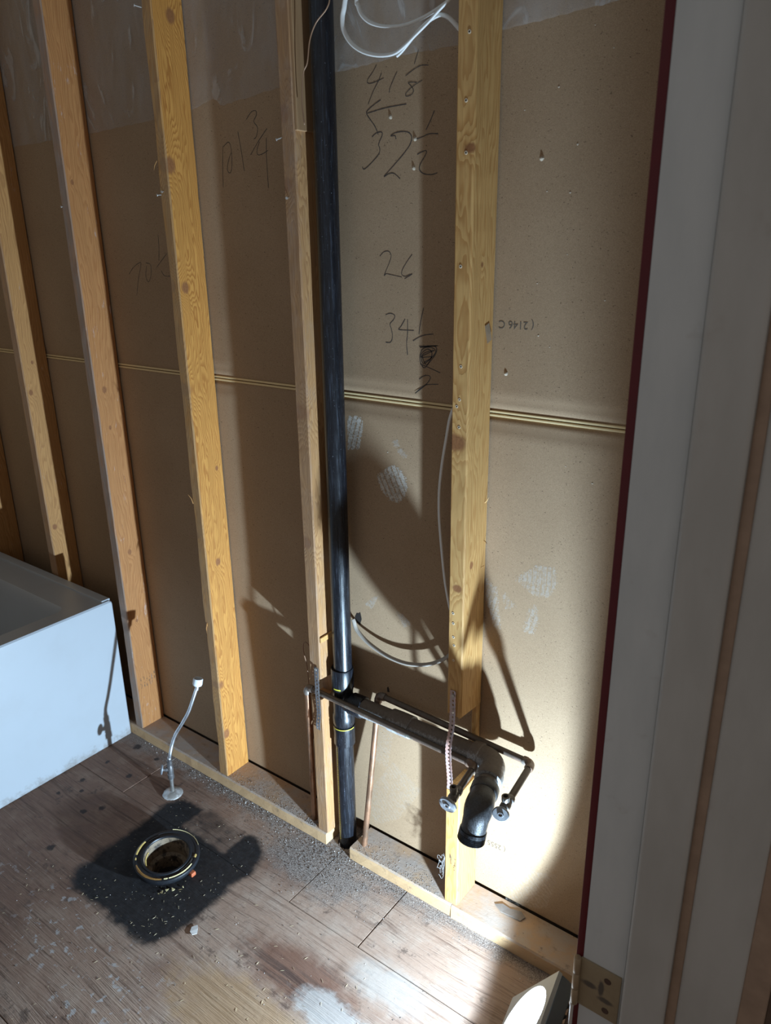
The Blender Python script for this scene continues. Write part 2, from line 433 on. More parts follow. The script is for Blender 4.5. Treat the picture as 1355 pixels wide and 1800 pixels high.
def copper_mat(name, base, tarnish, green=0.0, metal=0.75, dust=0.0):
    n = NT(name)
    p = n.pos()
    f = n.noise(n.scale(p, (14, 14, 6)), 3, 5, 0.65)
    col = n.mix(n.ramp(f, 0.35, 0.62), base, tarnish)
    m = metal
    if green > 0:
        g = n.ramp(n.noise(n.vmath('ADD', p, (1.7, 0.3, 0.6)), 34, 4, 0.6), 0.58, 0.68)
        col = n.mix(n.math('MULTIPLY', g, green), col, (0.36, 0.42, 0.37))
    if dust > 0:
        nz = n.sep(n.normal())[2]
        dm = n.math('MULTIPLY', n.ramp(n.math('ADD', nz, n.math('MULTIPLY', n.math('SUBTRACT', n.noise(p, 130, 4, 0.7), 0.5), 1.2)), -0.1, 0.6), dust)
        col = n.mix(dm, col, (0.11, 0.087, 0.068))
        m = n.math('MULTIPLY', n.math('SUBTRACT', 1.0, dm), metal)
    n.bump(n.noise(p, 180, 3, 0.6), 0.1, 0.0006)
    return n.fin(col, 0.42, m, 0.5)
M_COPPER = copper_mat('copper_tube', (0.50, 0.275, 0.165), (0.27, 0.16, 0.10), 0.12, 0.75)
M_COPPERD = copper_mat('tarnished_copper', (0.22, 0.15, 0.115), (0.12, 0.085, 0.065), 0.4, 0.4, 0.85)
M_SOLDER = copper_mat('soldered_fitting', (0.26, 0.235, 0.21), (0.26, 0.165, 0.115), 0.4, 0.5, 0.4)
M_VALVE = copper_mat('dull_chrome', (0.42, 0.41, 0.41), (0.24, 0.21, 0.18), 0.1, 0.7, 0.6)
M_HANDLE = copper_mat('cast_handle', (0.42, 0.44, 0.47), (0.24, 0.25, 0.27), 0.0, 0.35, 0.25)
M_CHROME = copper_mat('bright_chrome', (0.80, 0.82, 0.85), (0.55, 0.56, 0.58), 0.0, 0.9, 0.0)
M_STRAP = copper_mat('galvanised_strap', (0.42, 0.42, 0.44), (0.24, 0.22, 0.22), 0.0, 0.6, 0.0)
M_STRAPC = copper_mat('copper_strap', (0.62, 0.36, 0.29), (0.50, 0.42, 0.42), 0.0, 0.45, 0.0)
M_RUST = plain('rusty_steel', (0.10, 0.06, 0.045), 0.7, 0.4, vary=0.4, scale=200)
M_SCREW = plain('screw_steel', (0.55, 0.52, 0.48), 0.4, 0.7, vary=0.3)
M_CABLE = plain('white_cable_sheath', (0.78, 0.76, 0.72), 0.4, vary=0.06)
M_GREY_CABLE = plain('grey_cable_sheath', (0.36, 0.31, 0.26), 0.5, vary=0.15)
M_WIRE = plain('thin_brown_wire', (0.30, 0.17, 0.10), 0.45, 0.2)

# ================================================================== SETTING
# ------------------------------------------------------------------ floor: worn plywood pieces
def floor_mat():
    n = NT('worn_plywood')
    p = n.pos()
    oi = n.new('ShaderNodeObjectInfo').outputs['Random']
    pv = n.vmath('ADD', p, n.scale(n.new('ShaderNodeCombineXYZ').outputs[0], (1, 1, 1)))
    x, y, z = n.sep(p)
    warp = n.noise(n.scale(p, (1.4, 5.0, 1)), 1.6, 2, 0.45)
    yy = n.math('ADD', y, n.math('MULTIPLY', warp, 0.035))
    cv = n.new('ShaderNodeCombineXYZ')
    n.set(cv.inputs[0], n.math('MULTIPLY', x, 2.2)); n.set(cv.inputs[1], n.math('MULTIPLY', yy, 60)); n.set(cv.inputs[2], n.math('MULTIPLY', oi, 9))
    grain = n.noise(cv.outputs[0], 1.7, 5, 0.62)
    cv2 = n.new('ShaderNodeCombineXYZ')
    n.set(cv2.inputs[0], n.math('MULTIPLY', x, 9)); n.set(cv2.inputs[1], n.math('MULTIPLY', yy, 230)); n.set(cv2.inputs[2], oi)
    fine = n.noise(cv2.outputs[0], 1.5, 4, 0.65)
    big = n.noise(n.vmath('ADD', p, (4.1, 2.2, 0)), 3.2, 4, 0.6)
    mid = n.noise(n.vmath('ADD', p, (1.3, 7.2, 0)), 13, 5, 0.65)
    # left part browner, right part paler
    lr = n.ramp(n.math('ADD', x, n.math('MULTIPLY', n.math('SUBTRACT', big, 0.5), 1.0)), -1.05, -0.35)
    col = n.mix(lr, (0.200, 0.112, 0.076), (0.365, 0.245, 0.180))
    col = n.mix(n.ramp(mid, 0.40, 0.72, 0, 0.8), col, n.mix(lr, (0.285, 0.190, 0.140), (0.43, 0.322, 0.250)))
    col = n.mix(n.ramp(big, 0.52, 0.70, 0, 0.55), col, (0.17, 0.088, 0.060))
    col = n.mix(n.ramp(grain, 0.50, 0.70, 0, 0.72), col, n.mix(lr, (0.085, 0.048, 0.034), (0.15, 0.088, 0.062)))
    clot = n.math('MULTIPLY', n.ramp(n.noise(n.vmath('ADD', p, (6.1, 1.2, 0)), 17, 6, 0.7), 0.56, 0.66), n.ramp(n.noise(n.vmath('ADD', p, (3.1, 9.2, 0)), 4.5, 2, 0.5), 0.42, 0.58))
    col = n.mix(n.math('MULTIPLY', clot, 0.7), col, (0.075, 0.052, 0.042))
    col = n.mix(n.ramp(fine, 0.55, 0.70, 0, 0.6), col, (0.06, 0.036, 0.028))
    col = n.mix(n.ramp(fine, 0.42, 0.25, 0, 0.4), col, (0.46, 0.37, 0.30))
    def blob(cx, cy, rx, ry, soft=0.45, amp=0.7, seed=0.0):
        q = n.scale(n.vmath('SUBTRACT', p, (cx, cy, 0)), (1 / rx, 1 / ry, 0))
        d = n.math('ADD', n.vmath('LENGTH', q), n.math('MULTIPLY', n.math('SUBTRACT', n.noise(n.vmath('ADD', p, (seed, seed, 0)), 22, 5, 0.65), 0.5), amp * 2))
        return n.ramp(d, 1.0 + soft / 2, 1.0 - soft / 2)
    # red-brown wet stain and tan bare patches near the middle of the floor
    st = blob(-0.17, -0.44, 0.16, 0.062, 0.9, 0.6)
    col = n.mix(n.math('MULTIPLY', st, 0.85), col, n.mix(n.ramp(grain, 0.4, 0.65), (0.16, 0.072, 0.045), (0.055, 0.026, 0.02)))
    tan = blob(-0.20, -0.60, 0.21, 0.085, 0.6, 0.7, 3.0)
    col = n.mix(n.math('MULTIPLY', tan, 0.6), col, n.mix(fine, (0.46, 0.28, 0.13), (0.29, 0.165, 0.08)))
    pale = blob(0.01, -0.34, 0.09, 0.045, 0.9, 0.9, 5.0)
    col = n.mix(n.math('MULTIPLY', pale, 0.55), col, (0.42, 0.375, 0.335))
    pale2 = blob(-0.05, -0.47, 0.10, 0.04, 0.6, 0.9, 8.0)
    col = n.mix(n.math('MULTIPLY', pale2, 0.7), col, (0.46, 0.42, 0.385))
    # paint drips
    pm = n.math('MULTIPLY', n.ramp(n.noise(n.vmath('ADD', p, (9.0, 2.0, 0)), 42, 5, 0.6), 0.575, 0.615),
                n.ramp(n.noise(n.vmath('ADD', p, (2.0, 5.0, 0)), 5, 3, 0.5), 0.46, 0.56))
    pm = n.math('MULTIPLY', pm, blob(-0.72, -0.74, 0.34, 0.17, 0.9, 0.6, 6.0))
    col = n.mix(n.math('MULTIPLY', pm, 0.7), col, (0.47, 0.45, 0.44))
    # grey grit lying along the plate
    gr = n.math('MULTIPLY', n.ramp(n.math('ADD', y, n.math('MULTIPLY', n.math('SUBTRACT', mid, 0.5), 0.12)), -0.155, -0.105), 0.75)
    gr = n.math('MAXIMUM', gr, n.math('MULTIPLY', blob(-0.36, -0.16, 0.17, 0.085, 0.9, 0.8, 2.0), 0.8))
    grit = n.noise(p, 330, 3, 0.75)
    col = n.mix(gr, col, n.mix(n.ramp(grit, 0.4, 0.62), (0.10, 0.08, 0.07), (0.36, 0.31, 0.275)))
    # black square stain round the toilet outlet
    q = n.vmath('SUBTRACT', n.vmath('ABSOLUTE', n.vmath('SUBTRACT', p, (-0.69, -0.40, 0))), (0.125, 0.13, 0))
    q = n.scale(n.vmath('MAXIMUM', q, (0, 0, 0)), (1, 1, 0))
    d = n.math('ADD', n.vmath('LENGTH', q), n.math('MULTIPLY', n.math('SUBTRACT', n.noise(p, 12, 5, 0.62), 0.5), 0.07))
    bl = n.ramp(d, 0.088, 0.060)
    q2 = n.vmath('SUBTRACT', n.vmath('ABSOLUTE', n.vmath('SUBTRACT', p, (-0.69, -0.225, 0))), (0.085, 0.055, 0))
    q2 = n.scale(n.vmath('MAXIMUM', q2, (0, 0, 0)), (1, 1, 0))
    d2 = n.math('ADD', n.vmath('LENGTH', q2), n.math('MULTIPLY', n.math('SUBTRACT', n.noise(p, 30, 4, 0.6), 0.5), 0.03))
    notch = n.math('MULTIPLY', n.ramp(d2, 0.012, -0.004), n.ramp(mid, 0.3, 0.6, 0.42, 0.62))
    bl = n.math('MULTIPLY', bl, n.math('SUBTRACT', 1.0, notch))
    blackc = n.mix(n.ramp(n.noise(p, 60, 5, 0.7), 0.4, 0.75), (0.0085, 0.0085, 0.010), (0.024, 0.024, 0.027))
    fleck = n.ramp(n.noise(n.vmath('ADD', p, (5, 3, 0)), 260, 2, 0.6), 0.73, 0.77)
    blackc = n.mix(n.math('MULTIPLY', fleck, 0.15), blackc, (0.35, 0.30, 0.24))
    col = n.mix(n.math('MULTIPLY', bl, 0.97), col, blackc)
    # rusty nail spots
    spm = None
    for (sx, sy, sr) in ((-1.202, -.133, .018), (-1.213, -.24, .010), (-1.094, -.137, .011), (-1.201, -.343, .012), (-1.096, -.242, .013), (-1.157, -.371, .009),
                         (-1.206, -.422, .009), (-1.068, -.422, .012), (-1.037, -.381, .013), (-1.015, -.56, .015)):
        s = n.math('ADD', n.vmath('LENGTH', n.scale(n.vmath('SUBTRACT', p, (sx, sy, 0)), (1, 1, 0))), n.math('MULTIPLY', n.math('SUBTRACT', n.noise(p, 70, 3, 0.6), 0.5), 0.02))
        s = n.ramp(s, sr, sr * 0.5)
        spm = s if spm is None else n.math('MAXIMUM', spm, s)
    col = n.mix(n.math('MULTIPLY', spm, 0.85), col, (0.026, 0.022, 0.022))
    h = n.math('ADD', n.math('MULTIPLY', grain, -0.8), n.math('ADD', n.math('MULTIPLY', fine, -0.8), n.math('ADD', mid, n.math('MULTIPLY', n.math('MULTIPLY', gr, grit), 1.2))))
    n.bump(h, 0.5, 0.0035)
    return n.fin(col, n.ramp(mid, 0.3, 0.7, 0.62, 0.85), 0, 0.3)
M_FLOOR = floor_mat()

floor = bpy.data.objects.new('floor', None); COL.objects.link(floor); struct(floor)
FLANGE = Vector((-0.695, -0.403, 0.0))
def board(x0, x1, y0, y1, dz=0.0):
    g = 0.0006
    bm = bmesh.new()
    bx(bm, x0 + g, x1 - g, y0 + g, y1 - g, -0.018, dz, 0.0012, 1)
    return obj('floor_board', bm, M_FLOOR, floor)
board(-2.3, -1.045, -0.30, 0.02, 0.0002)
board(-1.045, -0.337, -0.30, 0.02, -0.0009)
board(-0.337, -0.1105, -0.30, 0.02, -0.0004)
board(-0.1095, 0.62, -0.30, 0.02, 0.0006)
b5 = board(-1.75, 0.45, -0.90, -0.30, 0.0)
board(-2.3, -1.75, -0.90, -0.30, 0.0)
board(0.45, 1.6, -0.90, -0.30, 0.0)
board(-2.3, -0.6, -2.1, -0.90, 0.0)
board(-0.6, 1.6, -2.1, -0.90, 0.0)
board(0.62, 1.6, -0.30, 0.02, 0.0)
# round opening for the toilet outlet
def cut(o, base, axis, r, s0, s1, seg=32):
    bm = bmesh.new()
    lathe(bm, base, axis, [(s0, r), (s1, r)], seg)
    bmesh.ops.recalc_face_normals(bm, faces=bm.faces[:])
    me = bpy.data.meshes.new('cut'); bm.to_mesh(me); bm.free()
    c = bpy.data.objects.new('cut', me); COL.objects.link(c)
    md = o.modifiers.new('b', 'BOOLEAN'); md.object = c; md.operation = 'DIFFERENCE'; md.solver = 'EXACT'
    bpy.context.view_layer.update()
    nm = bpy.data.meshes.new_from_object(o.evaluated_get(bpy.context.evaluated_depsgraph_get()))
    o.modifiers.clear(); o.data = nm
    bpy.data.objects.remove(c)
cut(b5, FLANGE, (0, 0, 1), 0.062, -0.1, 0.1)

# ------------------------------------------------------------------ back wall: two drywall sheets seen from behind
wall = bpy.data.objects.new('wall_back', None); COL.objects.link(wall); struct(wall)
WX0, WX1 = -2.12, 0.47
def sheet(prof):
    """prof: (z, y) of the front surface, bottom to top"""
    bm = bmesh.new()
    nx = 40
    cols = []
    for i in range(nx + 1):
        x = WX0 + (WX1 - WX0) * i / nx
        cols.append([bm.verts.new((x, y, z)) for z, y in prof] + [bm.verts.new((x, 0.0155, prof[-1][0])), bm.verts.new((x, 0.0155, prof[0][0]))])
    m = len(cols[0])
    for a, b in zip(cols, cols[1:]):
        for k in range(m):
            bm.faces.new((a[k], b[k], b[(k + 1) % m], a[(k + 1) % m]))
    bm.faces.new(cols[0]); bm.faces.new(cols[-1][::-1])
    return sharp_smooth(obj('drywall_sheet', bm, M_KRAFT, wall), 50)
Y0 = 0.0025
sheet([(0.0425, Y0 + .002), (0.05, Y0), (0.6, Y0), (1.212, Y0), (1.222, Y0 - .0004), (1.230, Y0 + .0004), (1.246, Y0 + .0016), (1.2585, Y0 + .0016), (1.2598, Y0 + .003)])
sheet([(1.2722, Y0 + .003), (1.2735, Y0 + .0016), (1.288, Y0 + .0016), (1.300, Y0 + .0005), (1.307, Y0 - .0003), (1.316, Y0), (1.9, Y0), (2.44, Y0)])
for z0, z1 in ((1.2596, 1.2648), (1.2672, 1.2724)):
    bm = bmesh.new(); bx(bm, WX0, WX1, Y0 + .0002, 0.0155, z0, z1, 0.0014, 2)
    obj('edge_strip', bm, M_TAPE, wall)
bm = bmesh.new(); bx(bm, WX0, WX1, 0.0165, 0.030, 0.0, 2.44)
obj('added_leak_blocker', bm, plain('dark_board', (0.10, 0.075, 0.055), 0.9), wall)  # unseen board added behind the sheets so no light leaks through the gaps

def ribbon2d(bm, pts, w, y, rnd):
    """flat pencil stroke on the wall, points (x, z)"""
    p3 = catmull([(a, 0, b) for a, b in pts], 5)
    L = []
    for i, p in enumerate(p3):
        t = (p3[min(i + 1, len(p3) - 1)] - p3[max(i - 1, 0)])
        t = t.normalized() if t.length > 1e-7 else Vector((1, 0, 0))
        nn = Vector((-t.z, 0, t.x)) * w * 0.5 * rnd.uniform(0.75, 1.15)
        L.append((bm.verts.new((p.x + nn.x, y, p.z + nn.z)), bm.verts.new((p.x - nn.x, y, p.z - nn.z))))
    for (a, b), (c, d) in zip(L, L[1:]):
        bm.faces.new((a, b, d, c))
rnd = random.Random(4)
PLAB = {'4118': 'pencilled number 41 1/8 at the top', 'arrow': 'pencilled arrow pointing left', '3212': 'pencilled number 32 1/2', '26': 'pencilled number 26',
        '3412': 'pencilled number 34 1/2 with a scribbled out figure', '10134': 'pencilled number 101 3/4', '7012': 'pencilled number 70 1/2'}
for k, strokes in WRITING.items():
    bm = bmesh.new()
    for i, s in enumerate(strokes):
        ribbon2d(bm, s, 0.0015 if k in ('10134', '7012', '26', '4118') else 0.0019, Y0 - 0.00025 - 0.00002 * i, rnd)
    o = obj('pencil_writing', bm, M_PENCIL, wall)
    o['label'] = PLAB[k]

def in_poly(x, z, poly):
    c = False
    for i in range(len(poly)):
        (x0, z0), (x1, z1) = poly[i - 1], poly[i]
        if (z0 > z) != (z1 > z) and x < (x1 - x0) * (z - z0) / (z1 - z0) + x0:
            c = not c
    return c
for key, polys in SMEAR.items():
    for poly in polys:
        bm = bmesh.new()
        stripes = key in ('b', 'a', 'd', 'e', 'g')
        xs = [q[0] for q in poly]; zs = [q[1] for q in poly]
        st = 0.0022
        ang = {'a': 0.3, 'b': -0.45, 'd': 0.05, 'e': 0.3, 'g': -0.8}.get(key, 0.2)
        nx = int((max(xs) - min(xs)) / st) + 1; nz = int((max(zs) - min(zs)) / st) + 1
        vg = {}
        def V(i, j):
            if (i, j) not in vg:
                vg[(i, j)] = bm.verts.new((min(xs) + i * st, Y0 - 0.0003, min(zs) + j * st))
            return vg[(i, j)]
        for i in range(nx):
            for j in range(nz):
                x = min(xs) + (i + .5) * st; z = min(zs) + (j + .5) * st
                if not in_poly(x + rnd.uniform(-st, st), z + rnd.uniform(-st, st), poly): continue
                if stripes:
                    s = math.sin((x * math.cos(ang) - z * math.sin(ang)) * 2 * PI / (0.0135 if key in 'ab' else 0.011) + math.sin(z * 60) * .3)
                    if s > 0.72 and rnd.random() < 0.85: continue
                bm.faces.new((V(i, j), V(i + 1, j), V(i + 1, j + 1), V(i, j + 1)))
        if len(bm.faces):
            obj('compound_smear', bm, M_SMEAR if key in 'ab' else (M_SMEARG if key == 'g' else M_SMEARF), wall)
        else:
            bm.free()
# screw tips poking through, each with a crumb of white gypsum
tipm = plain('gypsum_crumb', (0.44, 0.36, 0.27), 0.9, vary=0.25, scale=900)
bm = bmesh.new()
lathe(bm, (0, 0, 0), (0, -1, 0), [(0, .0056), (.0010, .0046), (.0024, .0028), (.0034, .0008)], 8)
for v in bm.verts:
    v.co += Vector((rnd.uniform(-1, 1), 0, rnd.uniform(-1, 1))) * .0007
obj0 = obj('screw_tip', bm, tipm, wall)
for i, (hx, hz) in enumerate(HOLES):
    o = obj0 if i == 0 else obj0.copy()
    if i: COL.objects.link(o)
    big = i in (0, 1, 2, 4, 5)
    s = 0.8 if big else rnd.uniform(.2, .4)
    o.location = (hx, Y0, hz); o.scale = (s, s * (1.0 if big else .6), s); o.rotation_euler = (0, rnd.uniform(0, 6), 0)
for hx, hz, s in ((-.3265, .690, 1.0), (-.235, .512, .45)):
    bm = bmesh.new(); r_ = random.Random(int(s * 10))
    ring = [bm.verts.new((hx + .0105 * s * r_.uniform(.6, 1.2) * math.cos(a * PI / 6), Y0 - .0003, hz + .020 * s * r_.uniform(.6, 1.2) * math.sin(a * PI / 6))) for a in range(12)]
    cv = bm.verts.new((hx, Y0 - .0003, hz))
    for k in range(12): bm.faces.new((cv, ring[k], ring[(k + 1) % 12]))
    obj('torn_hole', bm, M_HOLE, wall)
ribbon_text('( 2146 C', 0.0215, M_INK, 'ink_stamp', wall, (0.0865, Y0 - 0.0001, 1.4435), (PI / 2, PI, 0))['label'] = 'upside-down ink stamp of digits, high on the upper sheet'
ribbon_text('( 2555 C', 0.0200, M_INK, 'ink_stamp', wall, (0.0830, Y0 - 0.0001, 0.187), (PI / 2, PI - 0.03, 0))['label'] = 'upside-down ink stamp of digits, low on the lower sheet'

# ------------------------------------------------------------------ left wall, ceiling, right wall stub (mostly out of frame)
bm = bmesh.new(); bx(bm, -2.16, -2.135, -2.0, 0.03, 0, 2.44); struct(obj('wall_left', bm, M_KRAFT))
bm = bmesh.new(); bx(bm, -2.16, 0.60, -2.0, 0.03, 2.44, 2.46)
struct(obj('ceiling', bm, plain('ceiling_paint', (0.42, 0.39, 0.36), 0.9, vary=0.05)))
M_JAMB = None
def jamb_mat(name, a, b):
    n = NT(name)
    p = n.pos()
    f = n.noise(n.scale(p, (4, 4, 1.2)), 3, 4, 0.6)
    col = n.mix(n.ramp(f, 0.3, 0.7), a, b)
    col = n.mix(n.math('MULTIPLY', n.ramp(n.noise(p, 16, 4, 0.6), 0.62, 0.8), 0.4), col, (0.36, 0.31, 0.27))
    n.bump(n.noise(n.scale(p, (60, 60, 5)), 4, 2, 0.5), 0.08, 0.002)
    return n.fin(col, 0.45, 0, 0.5)
M_JAMB = jamb_mat('old_white_paint', (0.555, 0.575, 0.58), (0.63, 0.645, 0.645))
M_STOP = jamb_mat('yellowed_paint', (0.445, 0.43, 0.405), (0.51, 0.495, 0.47))
M_RED = plain('dark_red_paint', (0.10, 0.002, 0.007), 0.5, vary=0.3, scale=30)
M_TAN = plain('bare_jamb_wood', (0.36, 0.25, 0.18), 0.65, vary=0.3, scale=30)
M_DARKW = plain('dark_stained_trim', (0.10, 0.065, 0.045), 0.6, vary=0.3, scale=30)
bm = bmesh.new(); bx(bm, 0.470, 0.700, -0.355, 0.03, 0.0, 2.44); struct(obj('wall_right', bm, plain('wall_paint', (0.55, 0.52, 0.47), 0.8)))

door = bpy.data.objects.new('door_1', None); COL.objects.link(door); struct(door)
door.location = (0.4625, -0.385, 0)
def dpart(name, x0, x1, y0, y1, z0, z1, mat, bev=0.002, seg=3):
    bm = bmesh.new(); bx(bm, x0, x1, y0, y1, z0, z1, bev, seg)
    bmesh.ops.translate(bm, verts=bm.verts[:], vec=-door.location)
    o = obj(name, bm, mat, door); sharp_smooth(o); return o
JY = -0.385
dpart('door_jamb', 0.4625, 0.6045, JY, JY + 0.028, 0, 2.2, M_JAMB, 0.0015)
dpart('door_stop', 0.5345, 0.6035, JY - 0.012, JY + 0.001, 0, 2.2, M_STOP, 0.0085, 6)
o = dpart('casing_edge', 0.4500, 0.4624, JY + 0.0005, JY + 0.07, 0, 2.2, M_RED, 0.001)
o['label'] = 'dark red painted edge strip'
o = dpart('bare_wood_strip', 0.6025, 0.618, JY - 0.001, JY + 0.026, 0, 2.2, M_TAN, 0.002); o['label'] = 'bare brown wood strip'
dpart('jamb_extension', 0.6175, 0.702, JY - 0.004, JY + 0.03, 0, 2.2, M_STOP, 0.006, 4)
o = dpart('bare_wood_strip', 0.7005, 0.736, JY - 0.003, JY + 0.03, 0, 2.2, M_TAN, 0.004); o['label'] = 'wider bare brown wood strip'
dpart('outer_casing', 0.735, 0.765, JY - 0.001, JY + 0.06, 0, 2.2, M_DARKW, 0.004)
def leaf_mat():
    n = NT('tarnished_brass_paint')
    p = n.pos()
    col = n.mix(n.noise(p, 40, 3, 0.6), (0.30, 0.235, 0.15), (0.42, 0.34, 0.22))
    w = n.math('MULTIPLY', n.math('SUBTRACT', n.noise(p, 90, 3, 0.6), 0.5), 0.8)
    for (cx, cz, rx, rz) in ((0.4985, 0.405, 0.0055, 0.018), (0.507, 0.383, 0.0155, 0.006), (0.478, 0.400, 0.014, 0.007)):
        q = n.scale(n.vmath('SUBTRACT', p, (cx, -0.387, cz)), (1 / rx, 0, 1 / rz))
        d = n.math('ADD', n.vmath('LENGTH', q), w)
        col = n.mix(n.math('MULTIPLY', n.ramp(d, 1.2, 0.6), 0.8), col, (0.065, 0.06, 0.062))
    return n.fin(col, 0.5, 0.25, 0.5)
o = dpart('hinge_leaf', 0.4605, 0.530, JY - 0.003, JY + 0.0005, 0.3445, 0.4495, leaf_mat(), 0.0008, 2)
leaf = o
for sx, sz in ((0.508, 0.428), (0.509, 0.362)):
    bm = bmesh.new()
    lathe(bm, Vector((sx, JY - 0.003, sz)) - door.location, (0, -1, 0), [(0, .0062), (.0006, .0060), (.0010, .0045), (.0004, .0015), (.0004, 0)], 16)
    obj('screw_head', bm, M_RUST, leaf)
bm = bmesh.new()
for k in range(3):
    lathe(bm, Vector((0.4555, JY - 0.006, 0.3445 + k * .0352)) - door.location, (0, 0, 1), [(0, .0056), (.001, .0062), (.0335, .0062), (.0345, .0056)], 16)
sharp_smooth(obj('hinge_knuckle', bm, plain('knuckle_brass', (0.40, 0.30, 0.19), 0.45, 0.3), door))
bm = bmesh.new()
lathe(bm, Vector((0.4525, JY - 0.006, 0.235)) - door.location, (0, 0, 1), [(0, .002), (.003, .0032), (.100, .0032), (.104, .0045), (.109, .0045)], 12)
sharp_smooth(obj('white_rod', bm, plain('rod_white', (0.75, 0.72, 0.70), 0.35, 0.3), door))  # thin white rod below the hinge knuckle

# ------------------------------------------------------------------ bottom plates
def plate_mat(name, seed):
    n = NT(name)
    p = n.pos()
    up = n.ramp(n.sep(n.normal())[2], 0.3, 0.8)
    g = n.noise(n.scale(n.vmath('ADD', p, (seed, seed, 0)), (5, 60, 60)), 1.6, 4, 0.6)
    base = n.mix(g, (0.50, 0.30, 0.15), (0.60, 0.40, 0.22))
    dn = n.noise(n.vmath('ADD', p, (seed, 0, 0)), 16, 5, 0.65)
    dust = n.mix(n.ramp(dn, 0.35, 0.7), (0.42, 0.29, 0.20), (0.40, 0.33, 0.28))
    col = n.mix(n.math('MULTIPLY', up, n.ramp(dn, 0.2, 0.55, 0.55, 1.0)), base, dust)
    sp = n.ramp(n.noise(n.vmath('ADD', p, (seed, 3, 1)), 38, 5, 0.7), 0.62, 0.72)
    col = n.mix(n.math('MULTIPLY', sp, n.math('MULTIPLY', up, 0.75)), col, (0.11, 0.085, 0.075))
    col = n.mix(n.math('MULTIPLY', n.ramp(n.noise(n.vmath('ADD', p, (seed, 8, 1)), 30, 4, 0.7), 0.58, 0.72), 0.6), col, (0.17, 0.12, 0.09))
    n.bump(n.math('ADD', g, n.noise(p, 120, 4, 0.7)), 0.3, 0.002)
    return n.fin(col, 0.8, 0, 0.2)
def plate(x0, x1, label, seed, y0=-0.095, z1=0.038, end=None):
    bm = bmesh.new()
    N = max(6, int((x1 - x0) / 0.03))
    rings = []
    r = random.Random(int(seed * 10))
    for i in range(N + 1):
        x = (x1 - x0) * i / N
        j = [r.uniform(-.0007, .0007) for _ in range(4)]
        e = 0.0
        rings.append([bm.verts.new(q) for q in ((x, y0 + j[0], .0005), (x, y0 + j[1], z1 - .004), (x + e, y0 + .004, z1 + j[2] * .4), (x, -0.0005, z1), (x, -0.0005, .0005))])
    for a, b in zip(rings, rings[1:]):
        for k in range(5):
            bm.faces.new((a[k], b[k], b[(k + 1) % 5], a[(k + 1) % 5]))
    bm.faces.new(rings[0]); bm.faces.new(rings[-1][::-1])
    if end:
        for ring, dx in ((rings[-1], end), ):
            for v in ring:
                t = (v.co.y - y0) / (-y0)
                v.co.x += dx * t
    o = obj('bottom_plate', bm, plate_mat('plate_wood_%d' % int(seed * 10), seed))
    o.location = (x0, 0, 0)
    tag(o, label, 'lumber', 'bottom plates of the back wall')
    return o
plate(-2.12, -0.3885, 'long dusty bottom plate left of the drain stack, running to the tub', 1.1, end=0.0)
plate(-0.302, 0.0245, 'short bottom plate between the drain stack and the rightmost stud', 2.7, end=0.0)
plate(0.0255, 0.468, 'cleaner pinkish bottom plate right of the rightmost stud, ending at the doorway', 4.3, y0=-0.097)

# ================================================================== STUDS
def ring_pts(x0, x1, y0, y1, c=0.003):
    return [(x0 + c, y0), (x1 - c, y0), (x1, y0 + c), (x1, y1 - c * .5), (x1 - c * .5, y1), (x0 + c * .5, y1), (x0, y1 - c * .5), (x0, y0 + c)]
def stud_mesh(bm, secs, seed, jit=0.0004, wane=None):
    """secs: list of (z, x0, x1, y0, y1[, ragged]) bottom to top; wane: (corner, depth, z0, z1) bark edge"""
    r = random.Random(seed)
    rings = []
    for s in secs:
        z, x0, x1, y0, y1 = s[:5]; rag = s[5] if len(s) > 5 else 0.0
        ring = []
        for k, (px, py) in enumerate(ring_pts(x0, x1, y0, y1)):
            dx, dy = r.uniform(-jit, jit), r.uniform(-jit, jit)
            if wane and k in (0, 7) and wane[1] <= z <= wane[2]:
                f = wane[0] * (0.35 + 0.65 * abs(math.sin(z * 9 + seed))) * r.uniform(0.6, 1.0)
                if k == 0: dx += f
                else: dy += f
            ring.append(bm.verts.new((px + dx, py + dy, z + r.uniform(-rag, rag))))
        rings.append(ring)
    for a, b in zip(rings, rings[1:]):
        for k in range(8):
            bm.faces.new((a[k], a[(k + 1) % 8], b[(k + 1) % 8], b[k]))
    bm.faces.new(rings[0][::-1]); bm.faces.new(rings[-1])
def zs(a, b, step=0.045):
    n = max(1, int((b - a) / step))
    return [a + (b - a) * i / n for i in range(n + 1)]
W_, D_ = 0.038, 0.089
TOP = 2.438
def stud(x, label, mat, seed, notch=None, wane=None, bottom=0.0385):
    """notch: (z0, z1, x0, x1, y0, y1) what is left of the section between z0 and z1"""
    bm = bmesh.new()
    if notch is None:
        secs = [(z, 0, W_, -D_, -.0005) for z in zs(bottom, TOP)]
    else:
        z0, z1, nx0, nx1, ny0, ny1 = notch
        secs = [(z, 0, W_, -D_, -.0005) for z in zs(bottom, z0)]
        secs[-1] = (z0, 0, W_, -D_, -.0005, .002)
        secs += [(z0 + .003, nx0, nx1, ny0, ny1, .002)]
        secs += [(z, nx0, nx1, ny0, ny1) for z in zs(z0 + .012, z1 - .012, .02)]
        secs += [(z1 - .003, nx0, nx1, ny0, ny1, .006), (z1, 0, W_, -D_, -.0005, .006)]
        secs += [(z, 0, W_, -D_, -.0005) for z in zs(z1 + .02, TOP)]
    stud_mesh(bm, secs, seed, wane=wane)
    o = obj('wall_stud', bm, mat)
    o.location = (x, 0, 0)
    tag(o, label, 'stud', 'studs of the back wall')
    return o
XE, XD, XC, XB, XA = 0.0, -0.4218, -0.8347, -1.2625, -1.6571
XF = -2.063
